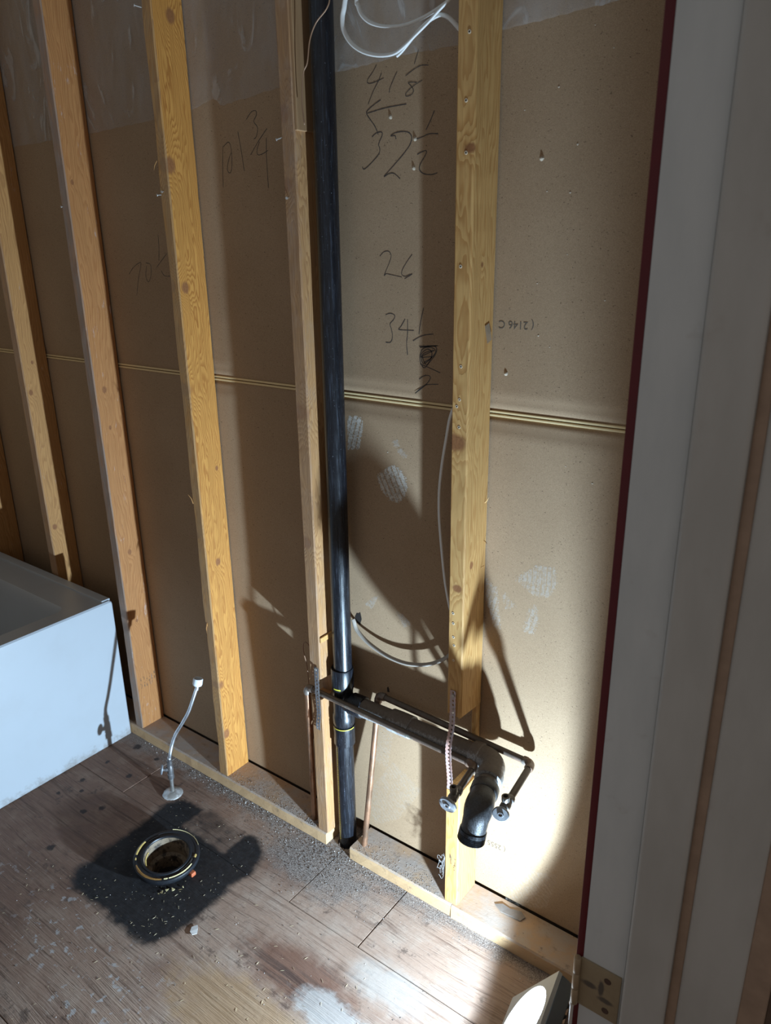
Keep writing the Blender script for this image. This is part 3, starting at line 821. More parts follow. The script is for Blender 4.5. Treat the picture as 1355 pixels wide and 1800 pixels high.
mE = wood('stud_wood_pale', (0.66, 0.385, 0.140), (0.46, 0.215, 0.060), [(.010, -.089, 1.219, .016), (.030, -.089, 1.75, .008), (.022, -.089, .902, .008), (.034, -.05, 1.555, .006), (.038, -.06, .95, .008)],
          seed=1.3, pith=(0.02, -0.17), spacing=0.0075)
mD = wood('stud_wood_brown', (0.51, 0.275, 0.115), (0.32, 0.150, 0.058), [(.004, -.089, 1.847, .016), (.006, -.089, 1.715, .014), (.012, -.089, 1.233, .018), (.006, -.089, .91, .014), (.03, -.085, 1.03, .005)],
          seed=2.1, pith=(0.05, -0.19), gray=0.25, spacing=0.005, front=(0.30, 0.175, 0.098, 0.65))
mC = wood('stud_wood_knotty', (0.62, 0.288, 0.066), (0.34, 0.115, 0.020),
          [(.038, -.037, 2.091, .015), (.03, -.080, 1.779, .018), (.034, -.070, 1.500, .013), (.004, -.089, 1.505, .016), (.012, -.085, 1.247, .017), (.038, -.022, 1.021, .006),
           (.038, -.048, .750, .010), (.008, -.089, .838, .010), (.022, -.082, .363, .015), (.038, -.078, .189, .014)],
          seed=0.4, pith=(0.055, -0.150), spacing=0.0056, front=(0.36, 0.22, 0.11, 0.8))
mB = wood('stud_wood_reddish', (0.50, 0.222, 0.075), (0.37, 0.142, 0.043), [(.038, -.070, 1.766, .006), (.038, -.058, 1.202, .009), (.038, -.056, 1.087, .006), (.038, -.048, .68, .008), (.038, -.056, .439, .006)],
          seed=3.7, pith=(0.06, -0.17), spacing=0.0075, smear=0.25, front=(0.30, 0.235, 0.195, 0.85))
mA = wood('stud_wood_tan', (0.56, 0.28, 0.095), (0.38, 0.165, 0.052), [(.036, -.074, 1.157, .009), (.038, -.053, 1.252, .006), (.036, -.070, .689, .010)],
          seed=5.2, pith=(0.06, -0.18), spacing=0.0075, smear=0.2, front=(0.36, 0.235, 0.16, 0.7))
sE = stud(XE, 'pale rightmost stud with screw holes, notched for the drain arm', mE, 11, notch=(0.376, 0.585, 0.022, 0.037, -0.016, -.0005))
sD = stud(XD, 'brown stud right beside the black drain stack, knotty at the top', mD, 12, notch=(0.472, 0.530, 0.001, 0.037, -0.045, -.0005))
sC = stud(XC, 'bright orange knotty stud behind the toilet supply hose', mC, 13, wane=(0.007, 0.1, 2.4))
sB = stud(XB, 'smooth reddish stud standing at the corner of the white tub', mB, 14, wane=(0.002, .3, 2.2))
sA = stud(XA, 'tan stud rising behind the tub, half in shadow', mA, 15)
sF = stud(XF, 'last stud in the dark left corner behind the tub', mA, 16)

# screw holes in the nailing edge of the right stud
def two_disc(bm, c, axis, r, d=0.0006):
    lathe(bm, c, axis, [(0, r), (d, r * .9), (d, r * .45), (d * .3, r * .4), (d * .3, 0)], 10)
M_TORN = plain('torn_fibres', (0.62, 0.50, 0.36), 0.9, vary=0.3, scale=900)
for (sx, sz) in ((.024, 1.927), (.020, 1.825), (.022, 1.743), (.015, 1.553), (.020, 1.37), (.018, 1.306), (.012, 1.292), (.018, 1.251), (.012, .841), (.013, .817), (.014, .784), (.016, .764), (.015, .727)):
    bm = bmesh.new()
    two_disc(bm, (sx, -D_, sz), (0, -1, 0), .0034)
    o = obj('screw_hole', bm, M_TORN, sE); o.data.materials.append(M_HOLE)
    for p in o.data.polygons:
        c = sum((o.data.vertices[i].co for i in p.vertices), Vector()) / len(p.vertices)
        if (c - Vector((sx, -D_, sz))).length < .0018: p.material_index = 1
def nail(parent, base, d, L=0.014, r=0.0016):
    bm = bmesh.new()
    lathe(bm, base, d, [(-.004, r * .7), (L, r * .7), (L, r * 1.9), (L + .0015, r * 1.8)], 8)
    return obj('nail', bm, M_SCREW, parent)
nail(sC, (.003, -D_, 2.103), (-.5, -1, 0.2)); nail(sC, (.006, -D_, 1.715), (-.2, -1, -.1), .010)
nail(sC, (.016, -D_, 1.722), (0, -1, -.2), .005)
nail(sD, (.0, -.086, 1.805), (-1, -.5, -.3), .012); nail(sD, (.012, -D_, 1.690), (.3, -1, -.2), .008)
nail(sB, (.006, -D_, 1.705), (0, -1, 0), .004); nail(sB, (.030, -D_ + .01, 1.700), (1, -.3, 0), .004)
# faint lumber stamps
def stamp(parent, cx, y0, z, n, face='side'):
    bm = bmesh.new(); r = random.Random(n)
    for k in range(n):
        for q in range(5):
            a = z + r.uniform(-.02, .02); w = r.uniform(.002, .006); h = .0011
            yy = y0 + k * .011 + r.uniform(-.003, .003)
            if r.random() < .5: w, h = h, w * 2.2
            if face == 'side':
                vs = [bm.verts.new((cx, yy + s * w / 2, a + t * h / 2)) for s, t in ((-1, -1), (1, -1), (1, 1), (-1, 1))]
            else:
                vs = [bm.verts.new((yy + s * w / 2, cx, a + t * h / 2)) for s, t in ((-1, -1), (1, -1), (1, 1), (-1, 1))]
            bm.faces.new(vs)
    return obj('lumber_stamp', bm, M_INK, parent)
stamp(sB, W_ + .0008, -.072, .21, 6)
stamp(sE, -D_ - .0008, .018, .165, 2, 'front')
# splinters
def splinter(parent, base, d, L, r=0.0011, mat=None):
    bm = bmesh.new()
    base = Vector(base); d = Vector(d).normalized()
    side = d.orthogonal().normalized()
    L *= .6
    tube(bm, [base, base + d * L * .5 + side * L * .08, base + d * L], [r, r * .8, r * .15], 5, flat=.5)
    return obj('splinter', bm, mat or parent.data.materials[0], parent)
for q in (((.038, -.02, .93), (.7, .1, .5), .022), ((.038, -.01, .99), (.6, 0, -.5), .018), ((.037, -.012, 1.075), (.5, 0, .7), .03), ((.038, -.03, .885), (.5, 0, -.8), .02), ((.03, -.083, .585), (.3, -.6, -.6), .02), ((.012, -.085, .58), (.1, -.6, -.7), .02),
          ((0, -.088, .335), (-.2, -.4, -.9), .03), ((.004, -.089, .325), (.1, -.3, -.9), .022)):
    splinter(sE, *q)
for q in (((.0, -.085, .53), (-.2, -.3, -.8), .018), ((.03, -.087, .535), (.2, -.3, -.8), .016), ((.02, -.088, .53), (.2, -.4, -.9), .014), ((.002, -.086, .40), (-.2, -.3, -.9), .03)):
    splinter(sD, *q)
for q in (((.002, -.088, 1.79), (-.3, -.2, -.8), .04), ((.006, -.089, .93), (-.2, -.3, .9), .05), ((.014, -.089, .565), (.2, -.3, -.9), .05), ((.014, -.089, .56), (.1, -.3, -.9), .03)):
    splinter(sC, *q)
# torn flap on the right stud's wide face, lit ledges (old chops) on the brown stud
bm = bmesh.new()
vs = [bm.verts.new(q) for q in ((W_ + .0008, -.035, 1.442), (W_ + .0008, -.018, 1.447), (W_ + .0035, -.010, 1.415), (W_ + .0035, -.028, 1.408))]
bm.faces.new(vs); bmesh.ops.solidify(bm, geom=bm.faces[:], thickness=0.0012)
obj('split_flap', bm, M_TORN, sE)
bm = bmesh.new(); bx(bm, W_ - .001, W_ + .0065, -D_ + .002, -.010, 1.815, TOP, .001, 1)
o = obj('side_packer', bm, wood('packer_wood', (0.42, 0.25, 0.125), (0.30, 0.16, 0.075), seed=7.7, pith=(0.2, -0.05), spacing=0.012), sD); o['label'] = 'thin dark board on the side of the upper stud'
bm = bmesh.new(); bx(bm, W_ - .001, W_ + .005, -D_ + .002, -.012, .640, .655, .001, 1); obj('wood_chip', bm, mE, sD)
# lint snagged on the right stud near the floor
bm = bmesh.new(); r = random.Random(6)
for k in range(9):
    p = Vector((-.001, -.088, .17)); pts = [p.copy()]
    for i in range(7):
        p += Vector((r.uniform(-.006, .002), r.uniform(-.004, .004), r.uniform(-.022, .008))); p.x = min(p.x, -.0006); pts.append(p.copy())
    tube(bm, catmull(pts, 3), .0005, 4)
obj('lint', bm, plain('grey_lint', (0.27, 0.24, 0.22), 0.9), sE)['kind'] = 'stuff'

# ------------------------------------------------------------------ clear plastic film hanging over the top of the drywall
def film():
    bm = bmesh.new()
    r = random.Random(9)
    ed = PLASTIC_EDGE
    def zb(x):
        for (xa, za), (xb, zb_) in zip(ed, ed[1:]):
            if xa <= x <= xb:
                return za + (zb_ - za) * (x - xa) / (xb - xa)
        return ed[0][1] if x < ed[0][0] else ed[-1][1]
    xs = [-2.1 + i * .012 for i in range(int(2.56 / .012))]
    studs = [XE, XD, XC, XB, XA, XF]
    cols = []
    for x in xs:
        near = min(abs(x - (s + .019)) for s in studs)
        f = min(1.0, max(0.0, (near - .024) / .07))
        zl = zb(x) + r.uniform(-.0015, .0015)
        col = []
        for k in range(40):
            z = zl + (2.435 - zl) * k / 39
            w = math.sin(x * 41 + z * 13 + math.sin(z * 9) * 2) * .5 + math.sin(x * 23 - z * 31 + math.sin(x * 17) * 2.2) * .5
            y = Y0 - .0007 - f * (0.0012 + .0045 * (0.5 + 0.5 * w)) * min(1, k / 3)
            col.append(bm.verts.new((x, y, z)))
        cols.append(col)
    for a, b in zip(cols, cols[1:]):
        for k in range(39):
            bm.faces.new((a[k], b[k], b[k + 1], a[k + 1]))
    o = obj('plastic_sheet', bm, M_FILM, smooth=True)
    tag(o, 'clear wrinkled plastic film covering the top of the drywall behind the studs', 'plastic sheet')
film()

# ================================================================== PLUMBING
# ------------------------------------------------------------------ black drain stack with its arm
SX, SY, SR = -0.3465, -0.047, 0.0242
stack = thing('drain_stack', 'black plastic drain stack with a side arm bent down to an open threaded end', 'drain pipe', (SX, SY, 0))
def sp(x, y, z): return Vector((x - SX, y - SY, z))
def part(name, bm, mat, par=stack, label=None, smooth=True):
    o = obj(name, bm, mat, par)
    if smooth: sharp_smooth(o, 38)
    if label: o['label'] = label
    return o
for b in floor.children:
    if b.name in ('floor_board.001', 'floor_board.002'):
        cut(b, (SX, SY, 0), (0, 0, 1), 0.030, -0.1, 0.1, 24)
bm = bmesh.new()
lathe(bm, (0, 0, 0), (0.0045, 0, 1), [(0.548, SR), (2.43, SR)], 36); part('upper_pipe', bm, M_ABS)
bm = bmesh.new()
lathe(bm, (-.001, 0, 0), (0, 0, 1), [(-.018, SR), (0.345, SR)], 36); part('lower_pipe', bm, M_ABS)
# sanitary tee
bm = bmesh.new()
lathe(bm, (0, 0, 0), (0, 0, 1), [(.392, .0262), (.400, .0292), (.424, .0292), (.430, .0268), (.495, .0268), (.505, .0290), (.512, .0298), (.560, .0298), (.5635, .0285), (.5635, .0252), (.555, .0250)], 36)
arm_dir = Vector((1, 0, .012)).normalized()
lathe(bm, (0, 0, .466), arm_dir, [(0, .024), (.030, .0262), (.032, .0292), (.066, .0292), (.069, .0275), (.069, .0246)], 32)
tee = part('sanitary_tee', bm, M_ABS)
bm = bmesh.new()
lathe(bm, (0, 0, 0), (0, 0, 1), [(.332, .0255), (.335, .0284), (.372, .0284), (.378, .0290), (.391, .0290), (.393, .0255)], 36); part('pipe_coupling', bm, M_ABS)
def arc_band(r, z0, z1, a0, a1, n, base=(0, 0, 0)):
    bm = bmesh.new()
    L = []
    for k in range(n + 1):
        a = a0 + (a1 - a0) * k / n
        L.append([bm.verts.new((base[0] + r * math.cos(a), base[1] + r * math.sin(a), z)) for z in (z0, z1)])
    for a, b in zip(L, L[1:]): bm.faces.new((a[0], b[0], b[1], a[1]))
    return bm
o = part('primer_ring', arc_band(.0302, .510, .5135, math.radians(-100), math.radians(-60), 10), M_YELLOW, tee); o['label'] = 'yellow primer line'
o = part('primer_ring', arc_band(.0293, .388, .3905, math.radians(-120), math.radians(10), 18), M_YELLOW, tee); o['label'] = 'yellow primer line'
# broken yellow print line down the lower pipe
bm = bmesh.new(); r = random.Random(3)
a = math.radians(-108)
z = .325
while z > .02:
    h = r.uniform(.003, .007)
    b2 = arc_band(.02445, z - h, z, a - r.uniform(.05, .09), a + r.uniform(.04, .08), 2, (-.001, 0))
    me = bpy.data.meshes.new('t'); b2.to_mesh(me); b2.free(); bm.from_mesh(me); bpy.data.meshes.remove(me)
    z -= h + r.uniform(.0008, .0022)
o = part('print_line', bm, M_YELLOW, label='broken yellow print line down the pipe')
# arm
PB = sp(0.106, -0.050, 0.4722)
bm = bmesh.new()
tube(bm, [Vector((.045, 0, .4665)), sp(.066, -.047, .4715)], SR, 32); part('drain_arm', bm, M_ABSD)
bm = bmesh.new()
c0 = sp(-.188, -.047, .4685)
lathe(bm, c0, arm_dir, [(0, .0246), (.001, .0285), (.029, .0290), (.031, .0282), (.034, .0290), (.062, .0285), (.063, .0246)], 32); part('arm_coupling', bm, M_ABSD)
bm = bmesh.new()
d2 = Vector((.024, -.085, -.004)).normalized()
path = arc_path([sp(.052, -.047, .4714), PB, PB + d2 * .062], .036, 10)
rad = [.0290] * len(path)
tube(bm, path, rad, 32); 
lathe(bm, sp(.048, -.047, .4713), arm_dir, [(0, .0246), (0, .0305), (.004, .0318), (.022, .0318), (.025, .0290)], 32)
lathe(bm, PB + d2 * .040, d2, [(0, .0289), (.003, .0316), (.024, .0318), (.026, .0308), (.026, .0246)], 32)
part('arm_elbow', bm, M_ABSD)
bm = bmesh.new()
tube(bm, [PB + d2 * .058, PB + d2 * .092], SR, 32); part('short_pipe', bm, M_ABSD)
# trap adapter turned down, threaded end
q0 = PB + d2 * .083
q1 = q0 + d2 * .062 + Vector((0, 0, -.001))
q2 = q1 + Vector((-.004, -.016, -.058))
bm = bmesh.new()
lathe(bm, q0, d2, [(0, .0246), (0, .0300), (.002, .0312), (.020, .0314), (.024, .0290)], 32)
path = arc_path([q0 + d2 * .012, q1, q2], .036, 12)
n = len(path)
tube(bm, path, [.0272 + .0042 * math.sin(PI * min(1, (i + 1) / n)) for i in range(n)], 32)
adapter = part('trap_adapter', bm, M_ABSM)
dd = (q2 - q1).normalized()
bm = bmesh.new()
prof = [(-.004, .0256), (-.004, .0295), (.004, .0300)]
for k in range(5):
    s = .005 + k * .0032
    prof += [(s, .0284), (s + .0016, .0300)]
prof += [(.0215, .0288), (.0215, .0235), (0.0, .0230)]
lathe(bm, q2 - dd * .004, dd, prof, 36); part('threaded_end', bm, M_ABS, adapter)
bm = bmesh.new()
lathe(bm, q2 + dd * .006, dd, [(0, .0), (.001, .0229)], 24); part('pipe_bore', bm, M_HOLE, adapter)

# ------------------------------------------------------------------ copper supplies with stop valves
def supply(name, label, riser0, corner, end, stub_end, handle_r, handle_tilt, loc, mat_run, riser_top_kink=None):
    t = thing(name, label, 'water pipe', loc, 'copper supply pipes')
    L = Vector(loc)
    P = lambda v: Vector(v) - L
    r = .0079
    def pt(nm, bm, mat, par=t):
        o = obj(nm, bm, mat, par); sharp_smooth(o, 40); return o
    bm = bmesh.new(); tube(bm, [P(riser0), P(corner)], r, 18); pt('riser', bm, M_COPPER)
    up = (Vector(corner) - Vector(riser0)).normalized(); al = (Vector(end) - Vector(corner)).normalized(); st = (Vector(stub_end) - Vector(end)).normalized()
    def elbow(c, a, b):
        bm = bmesh.new()
        path = arc_path([P(c) - a * .020, P(c), P(c) + b * .020], .011, 8)
        tube(bm, path, .0096, 18)
        lathe(bm, P(c) - a * .021, a, [(0, .0079), (0, .0098), (.002, .0104), (.010, .0104), (.012, .0096)], 18)
        lathe(bm, P(c) + b * .009, b, [(0, .0096), (.002, .0104), (.010, .0104), (.012, .0098), (.012, .0079)], 18)
        pt('elbow', bm, M_SOLDER)
    elbow(corner, up, al)
    bm = bmesh.new(); tube(bm, [P(corner) + al * .012, P(end) - al * .012], r, 18); pt('branch_pipe', bm, mat_run)
    elbow(end, al, st)
    bm = bmesh.new(); tube(bm, [P(end) + st * .012, P(stub_end)], r, 18); pt('stub_pipe', bm, mat_run)
    # valve
    v = thing_part = bpy.data.objects.new('stop_valve', None); COL.objects.link(v); v.parent = t; v.location = P(stub_end)
    bm = bmesh.new()
    lathe(bm, -st * .012, st, [(0, .0082), (.0, .0110), (.004, .0118), (.011, .0118), (.013, .0098), (.018, .0098), (.021, .0112), (.034, .0112), (.036, .0085), (.041, .0080), (.043, .0060), (.050, .0058)], 16)
    up2 = Vector((0, 0, 1)); up2 = (up2 - st * up2.dot(st)).normalized()
    lathe(bm, st * .014, up2, [(0, .0075), (.014, .0075), (.015, .0088), (.026, .0088), (.027, .0078), (.027, .0055), (.018, .0052)], 16)
    pt('valve_body', bm, M_VALVE, v)
    bm = bmesh.new(); lathe(bm, st * .014 + up2 * .0195, up2, [(0, 0), (.0005, .0052)], 14); pt('outlet_bore', bm, M_HOLE, v)
    h = (st + Vector(handle_tilt)).normalized()
    bm = bmesh.new()
    prof = [(0, .006), (.001, handle_r * .86), (.0025, handle_r), (.0075, handle_r * 1.02), (.0090, handle_r * .93), (.0090, handle_r * .40), (.0112, handle_r * .34), (.0112, .0036), (.0095, .0030), (.0095, 0)]
    rings = lathe(bm, st * .036, h, prof, 40)
    ax = Vector((1, 0, 0)); ax = (ax - h * ax.dot(h)).normalized()
    ay = h.cross(ax)
    for vv in bm.verts:
        d = vv.co - st * .036; s = d.dot(h); q = d - h * s
        ang = math.atan2(q.dot(ay), q.dot(ax))
        f = (1 + .012 * math.cos(ang * 8)) if q.length > handle_r * .8 else 1.0
        vv.co = st * .036 + h * s + ax * (q.dot(ax) * f * 1.12) + ay * (q.dot(ay) * f * .94)
    pt('valve_handle', bm, M_HANDLE, v)
    bm = bmesh.new(); lathe(bm, st * .036 + h * .0098, h, [(0, .0034), (.0006, .0028), (.0008, 0)], 10); pt('handle_screw', bm, M_RUST, v)
    return t
supply('copper_supply', 'nearer copper pipe crossing in front of the drain stack to an oval-handled valve', (-.4535, -.068, .036), (-.4435, -.080, .4865), (.0725, -.080, .4685), (.083, -.178, .4645),
       .0185, (-.12, 0, -.04), (-.4535, -.068, .036), M_COPPERD)
supply('copper_supply', 'farther copper pipe running behind the drain arm to the right-hand valve', (-.2755, -.063, .036), (-.2485, -.0205, .5035), (.1835, -.0205, .4865), (.194, -.150, .4765),
       .0158, (.22, 0, .34), (-.2755, -.063, .036), M_COPPERD)
bm = bmesh.new()

# ------------------------------------------------------------------ perforated hanger straps
def strap(name, label, path, width_dir, mat, width=.0145, pitch=.0105, hole=.0027, vfold=0.0, mats=None):
    path = catmull(path, 10)
    acc = [0.0]
    for a, b in zip(path, path[1:]): acc.append(acc[-1] + (b - a).length)
    tot = acc[-1]; n = int(tot / pitch)
    wd = Vector(width_dir).normalized()
    def at(s):
        s = min(max(s, 0), tot)
        for i in range(len(acc) - 1):
            if acc[i + 1] >= s:
                t = (s - acc[i]) / max(1e-9, acc[i + 1] - acc[i])
                return path[i].lerp(path[i + 1], t), (path[i + 1] - path[i]).normalized()
        return path[-1], (path[-1] - path[-2]).normalized()
    bm = bmesh.new()
    cache = {}
    def V(s, w):
        key = (round(s, 6), round(w, 6))
        if key not in cache:
            p, t = at(s)
            nn = t.cross(wd).normalized()
            cache[key] = bm.verts.new(p + wd * w + nn * (abs(w) * vfold))
        return cache[key]
    hw = width / 2
    for c in range(n):
        s0 = c * pitch; sm = s0 + pitch / 2
        outer = [(s0, -hw * .86), (s0 + pitch * .25, -hw * .97), (sm, -hw), (s0 + pitch * .75, -hw * .97), (s0 + pitch, -hw * .86), (s0 + pitch, 0), (s0 + pitch, hw * .86), (s0 + pitch * .75, hw * .97), (sm, hw), (s0 + pitch * .25, hw * .97), (s0, hw * .86), (s0, 0)]
        inner = []
        for (s, w) in outer:
            a = math.atan2(w, s - sm)
            inner.append((sm + math.cos(a) * hole, math.sin(a) * hole))
        for k in range(12):
            k2 = (k + 1) % 12
            bm.faces.new((V(*outer[k]), V(*outer[k2]), V(*inner[k2]), V(*inner[k])))
    o = obj(name, bm, mat)
    md = o.modifiers.new('t', 'SOLIDIFY'); md.thickness = .0009; md.offset = 0
    bpy.context.view_layer.update()
    nm = bpy.data.meshes.new_from_object(o.evaluated_get(bpy.context.evaluated_depsgraph_get()))
    o.modifiers.clear(); o.data = nm
    tag(o, label, 'pipe strap', 'perforated hanger straps')
    return o
s1 = strap('hanger_strap', 'grey perforated strap nailed to the brown stud beside the drain stack', [(-.396, -.0915, .567), (-.3945, -.0935, .545), (-.3935, -.0945, .515), (-.393, -.0955, .487), (-.393, -.094, .455), (-.3945, -.092, .425), (-.396, -.095, .395), (-.3975, -.0915, .372)], (1, 0, 0), M_STRAP)
nail(s1, (-.396, -.0920, .562), (0, -1, 0), .002, .0022)
s2 = strap('hanger_strap', 'copper coloured perforated strap hanging off the right notched stud over both pipes', [(.018, -.0905, .652), (.0185, -.0915, .62), (.019, -.0925, .588), (.019, -.095, .560), (.0185, -.100, .535), (.016, -.103, .505), (.0165, -.102, .47), (.018, -.100, .44), (.0195, -.099, .41), (.020, -.101, .385)], (1, -.10, 0), M_STRAPC, width=.0165, vfold=.35)
nail(s2, (.0185, -.0915, .640), (0, -1, 0), .002, .0022); nail(s2, (.0185, -.0925, .607), (.6, -1, -.3), .012, .0013)

# ------------------------------------------------------------------ cables and wires
def cable(name, label, runs, y, r, mat, flat=.62, cat='cable'):
    bm = bmesh.new()
    for i, run in enumerate(runs):
        pts = [(q[0], y - .0 + (q[2] if len(q) > 2 else 0) + i * .0065, q[1]) if len(q) == 2 or True else q for q in run]
        tube(bm, catmull(pts, 6), r, 12, flat=flat)
    o = obj(name, bm, mat, smooth=True)
    return tag(o, label, cat, 'electrical cables in the wall')
cA = [(-0.2650, 2.43), (-0.2650, 2.20), (-0.2660, 2.06), (-0.2716, 2.0214), (-0.2773, 2.0026), (-0.2749, 1.98), (-0.2576, 1.9563), (-0.2287, 1.9381), (-0.1922, 1.9271), (-0.1579, 1.9253), (-0.1335, 1.9342), (-0.1068, 1.9493), (-0.0808, 1.9641), (-0.058, 1.9790), (-0.0300, 1.995), (-.0035, 2.012)]
cB = [(-0.2350, 2.43), (-0.2400, 2.15), (-0.2468, 2.035), (-0.244, 2.0168), (-0.2349, 2.0001), (-0.2162, 1.9853), (-0.1912, 1.9755), (-0.1635, 1.9702), (-0.1333, 1.9691), (-0.0981, 1.974), (-0.064, 1.9835), (-0.0365, 1.9952), (-0.004, 2.016)]
cC = [(-0.1600, 1.9240), (-0.1487, 1.9300), (-0.1305, 1.9433), (-0.1127, 1.9565), (-0.0894, 1.9685), (-0.0724, 1.9735), (-0.0611, 1.9736), (-0.0443, 1.9654), (-0.0219, 1.9442), (-0.0038, 1.926)]
cable('electrical_cable', 'white electrical cable hanging in two loops at the top of the wall', [cA, cB, cC], -.055, .0046, M_CABLE)
cable('electrical_cable', 'white cable bowing out beside the middle of the right stud', [[(-.004, 1.31), (-.024, 1.290), (-.043, 1.256), (-.054, 1.20), (-.0625, 1.150), (-.069, 1.091), (-.0695, 1.04), (-.066, .993), (-.0555, .902), (-.046, .847), (-.030, .79), (-.004, .75)]], -.022, .0050, M_CABLE)
cable('electrical_cable', 'sagging grey cable low down, between the drain stack and the right stud', [[(-.330, .694), (-.327, .688), (-.318, .667), (-.285, .643), (-.235, .626), (-.190, .621), (-.150, .625), (-.102, .641), (-.060, .668), (-.030, .700), (-.004, .735)]], -.0165, .0052, M_GREY_CABLE)
bm = bmesh.new()
tube(bm, catmull([(-.271, -.086, 2.43), (-.272, -.086, 2.10), (-.279, -.0875, 2.032), (-.2885, -.088, 2.011), (-.314, -.09, 1.992), (-.331, -.0905, 1.966), (-.340, -.0905, 1.929), (-.352, -.0905, 1.911), (-.3585, -.0902, 1.862), (-.3545, -.0902, 1.822)], 5), .0013, 8)
tag(obj('thin_wire', bm, M_WIRE, smooth=True), 'thin brown wire dangling across the top of the black stack', 'wire', 'thin loose wires')
bm = bmesh.new()
tube(bm, catmull([(-.457, -.052, .30), (-.462, -.05, .42), (-.466, -.05, .482), (-.469, -.05, .528), (-.478, -.05, .564), (-.478, -.05, .587), (-.471, -.05, .598), (-.460, -.05, .595), (-.450, -.05, .582), (-.4225, -.05, .560)], 5), .0013, 8)
tag(obj('thin_wire', bm, M_WIRE, smooth=True), 'thin wire loop left of the brown stud above the copper elbow', 'wire', 'thin loose wires')

# ------------------------------------------------------------------ toilet flange
fl = thing('toilet_flange', 'black toilet floor flange ring with yellow wax remains, set in the black stain', 'toilet flange', (-.6956, -.4033, .0))
FN = Vector((.081, -.032, 1)).normalized()
fq = Vector((0, 0, 1)).rotation_difference(FN).to_matrix()
M_FLB = plain('flange_black', (0.013, 0.014, 0.017), 0.38, vary=0.5, scale=160)
def fpart(name, bm, mat, label=None):
    for v in bm.verts:
        v.co = fq @ v.co + Vector((0, 0, .031))
    o = obj(name, bm, mat, fl); sharp_smooth(o, 35)
    if label: o['label'] = label
    return o
def closed_lathe(bm, prof, seg=64):
    n = len(prof); R = []
    for k in range(seg):
        a = 2 * PI * k / seg
        R.append([bm.verts.new((r * math.cos(a), r * math.sin(a), z)) for r, z in prof])
    for k in range(seg):
        A, B = R[k], R[(k + 1) % seg]
        for i in range(n):
            bm.faces.new((A[i], B[i], B[(i + 1) % n], A[(i + 1) % n]))
bm = bmesh.new()
closed_lathe(bm, [(.0600, -.006), (.0600, .0005), (.0615, .003), (.0665, .003), (.0675, .0), (.0775, -.0005), (.0785, .0008), (.0835, .0012), (.0870, .0002), (.0885, -.003), (.0885, -.010), (.0860, -.014), (.0640, -.012)])
fpart('flange_ring', bm, M_FLB)
n_ = NT('wax_stained_bore')
f_ = n_.noise(n_.pos(), 55, 5, 0.65)
M_BORE = n_.fin(n_.mix(n_.ramp(f_, 0.38, 0.56), (0.040, 0.028, 0.02), (0.20, 0.145, 0.095)), 0.6, 0, 0.4)
n_.bump(n_.noise(n_.pos(), 120, 4, 0.6), 0.5, 0.002)
bm = bmesh.new()
closed_lathe(bm, [(.0600, -.001), (.0570, -.012), (.0545, -.030), (.0520, -.046), (.0420, -.050), (.0400, -.056), (.0400, -.12), (.0440, -.12), (.0570, -.05), (.0605, -.02), (.0625, -.004)])
fpart('flange_hub', bm, M_BORE, 'brown stained inside of the outlet')
bm = bmesh.new(); lathe(bm, (0, 0, -.088), (0, 0, 1), [(0, 0), (.0005, .0399)], 40); fpart('pipe_dark', bm, M_HOLE, 'dark bottom of the outlet')
def patch(a0, a1, r0, r1, z, seed, ragged=.25):
    bm = bmesh.new(); r = random.Random(seed); n = max(6, int(abs(a1 - a0) / 5))
    L = []
    for k in range(n + 1):
        a = math.radians(a0 + (a1 - a0) * k / n)
        m = (r0 + r1) / 2; h = (r1 - r0) / 2 * (1 - ragged * r.random()) * (0.5 + .5 * math.sin(PI * (k + .6) / (n + 1.2)) ** .5)
        L.append([bm.verts.new(((m + s * h) * math.cos(a), (m + s * h) * math.sin(a), z + (0.0015 if s == 0 else 0))) for s in (-1, 0, 1)])
    for A, B in zip(L, L[1:]):
        bm.faces.new((A[0], B[0], B[1], A[1])); bm.faces.new((A[1], B[1], B[2], A[2]))
    return bm
M_WAXY = plain('yellow_wax', (0.55, 0.38, 0.12), 0.45, vary=0.35, scale=150)
M_WAXB = plain('brown_wax', (0.26, 0.13, 0.035), 0.4, vary=0.45, scale=120)
M_WAXP = plain('pale_wax', (0.62, 0.50, 0.26), 0.5, vary=0.35, scale=200)
for a0, a1, r0, r1, m, sd in ((-174, -140, .0765, .0850, M_WAXY, 1), (-115, -47, .0765, .0845, M_WAXB, 2), (-34, 16, .0775, .0830, M_WAXP, 3), (-158, -110, .0530, .0585, M_WAXY, 5), (60, 130, .0850, .0875, M_WAXP, 6), (-43, -36, .0770, .0830, M_WAXP, 8), (31, 39, .0750, .0830, M_WAXY, 9), (-133, -127, .078, .083, M_WAXY, 10)):
    fpart('wax_remains', patch(a0, a1, r0, r1, (.0016 if r0 > .07 else -.010), sd), m)
for a0, a1 in ((156, 182), (-8, 28)):
    fpart('bolt_slot', patch(a0, a1, .0690, .0765, .0008, 4, .0), M_HOLE)
bm = bmesh.new(); r = random.Random(8)
for (a, rr, s) in ((-46, .098, .006), (-38, .096, .007), (-31, .097, .007), (-20, .108, .006), (-50, .103, .004), (-42, .106, .004), (-16, .104, .003)):
    a = math.radians(a)
    vs = [bm.verts.new((rr * math.cos(a) + r.uniform(-s, s), rr * math.sin(a) + r.uniform(-s, s), r.uniform(.001, .004) - .0 )) for _ in range(6)]
    bmesh.ops.convex_hull(bm, input=vs)
o = obj('wax_crumbs', bm, M_WAXP, fl)
o['kind'] = 'stuff'
bm = bmesh.new(); bx(bm, .078, .096, .005, .020, .002, .014, .003, 2); o = obj('orange_shim', bm, plain('orange_plastic', (0.42, 0.10, 0.035), 0.6, vary=.4), fl)

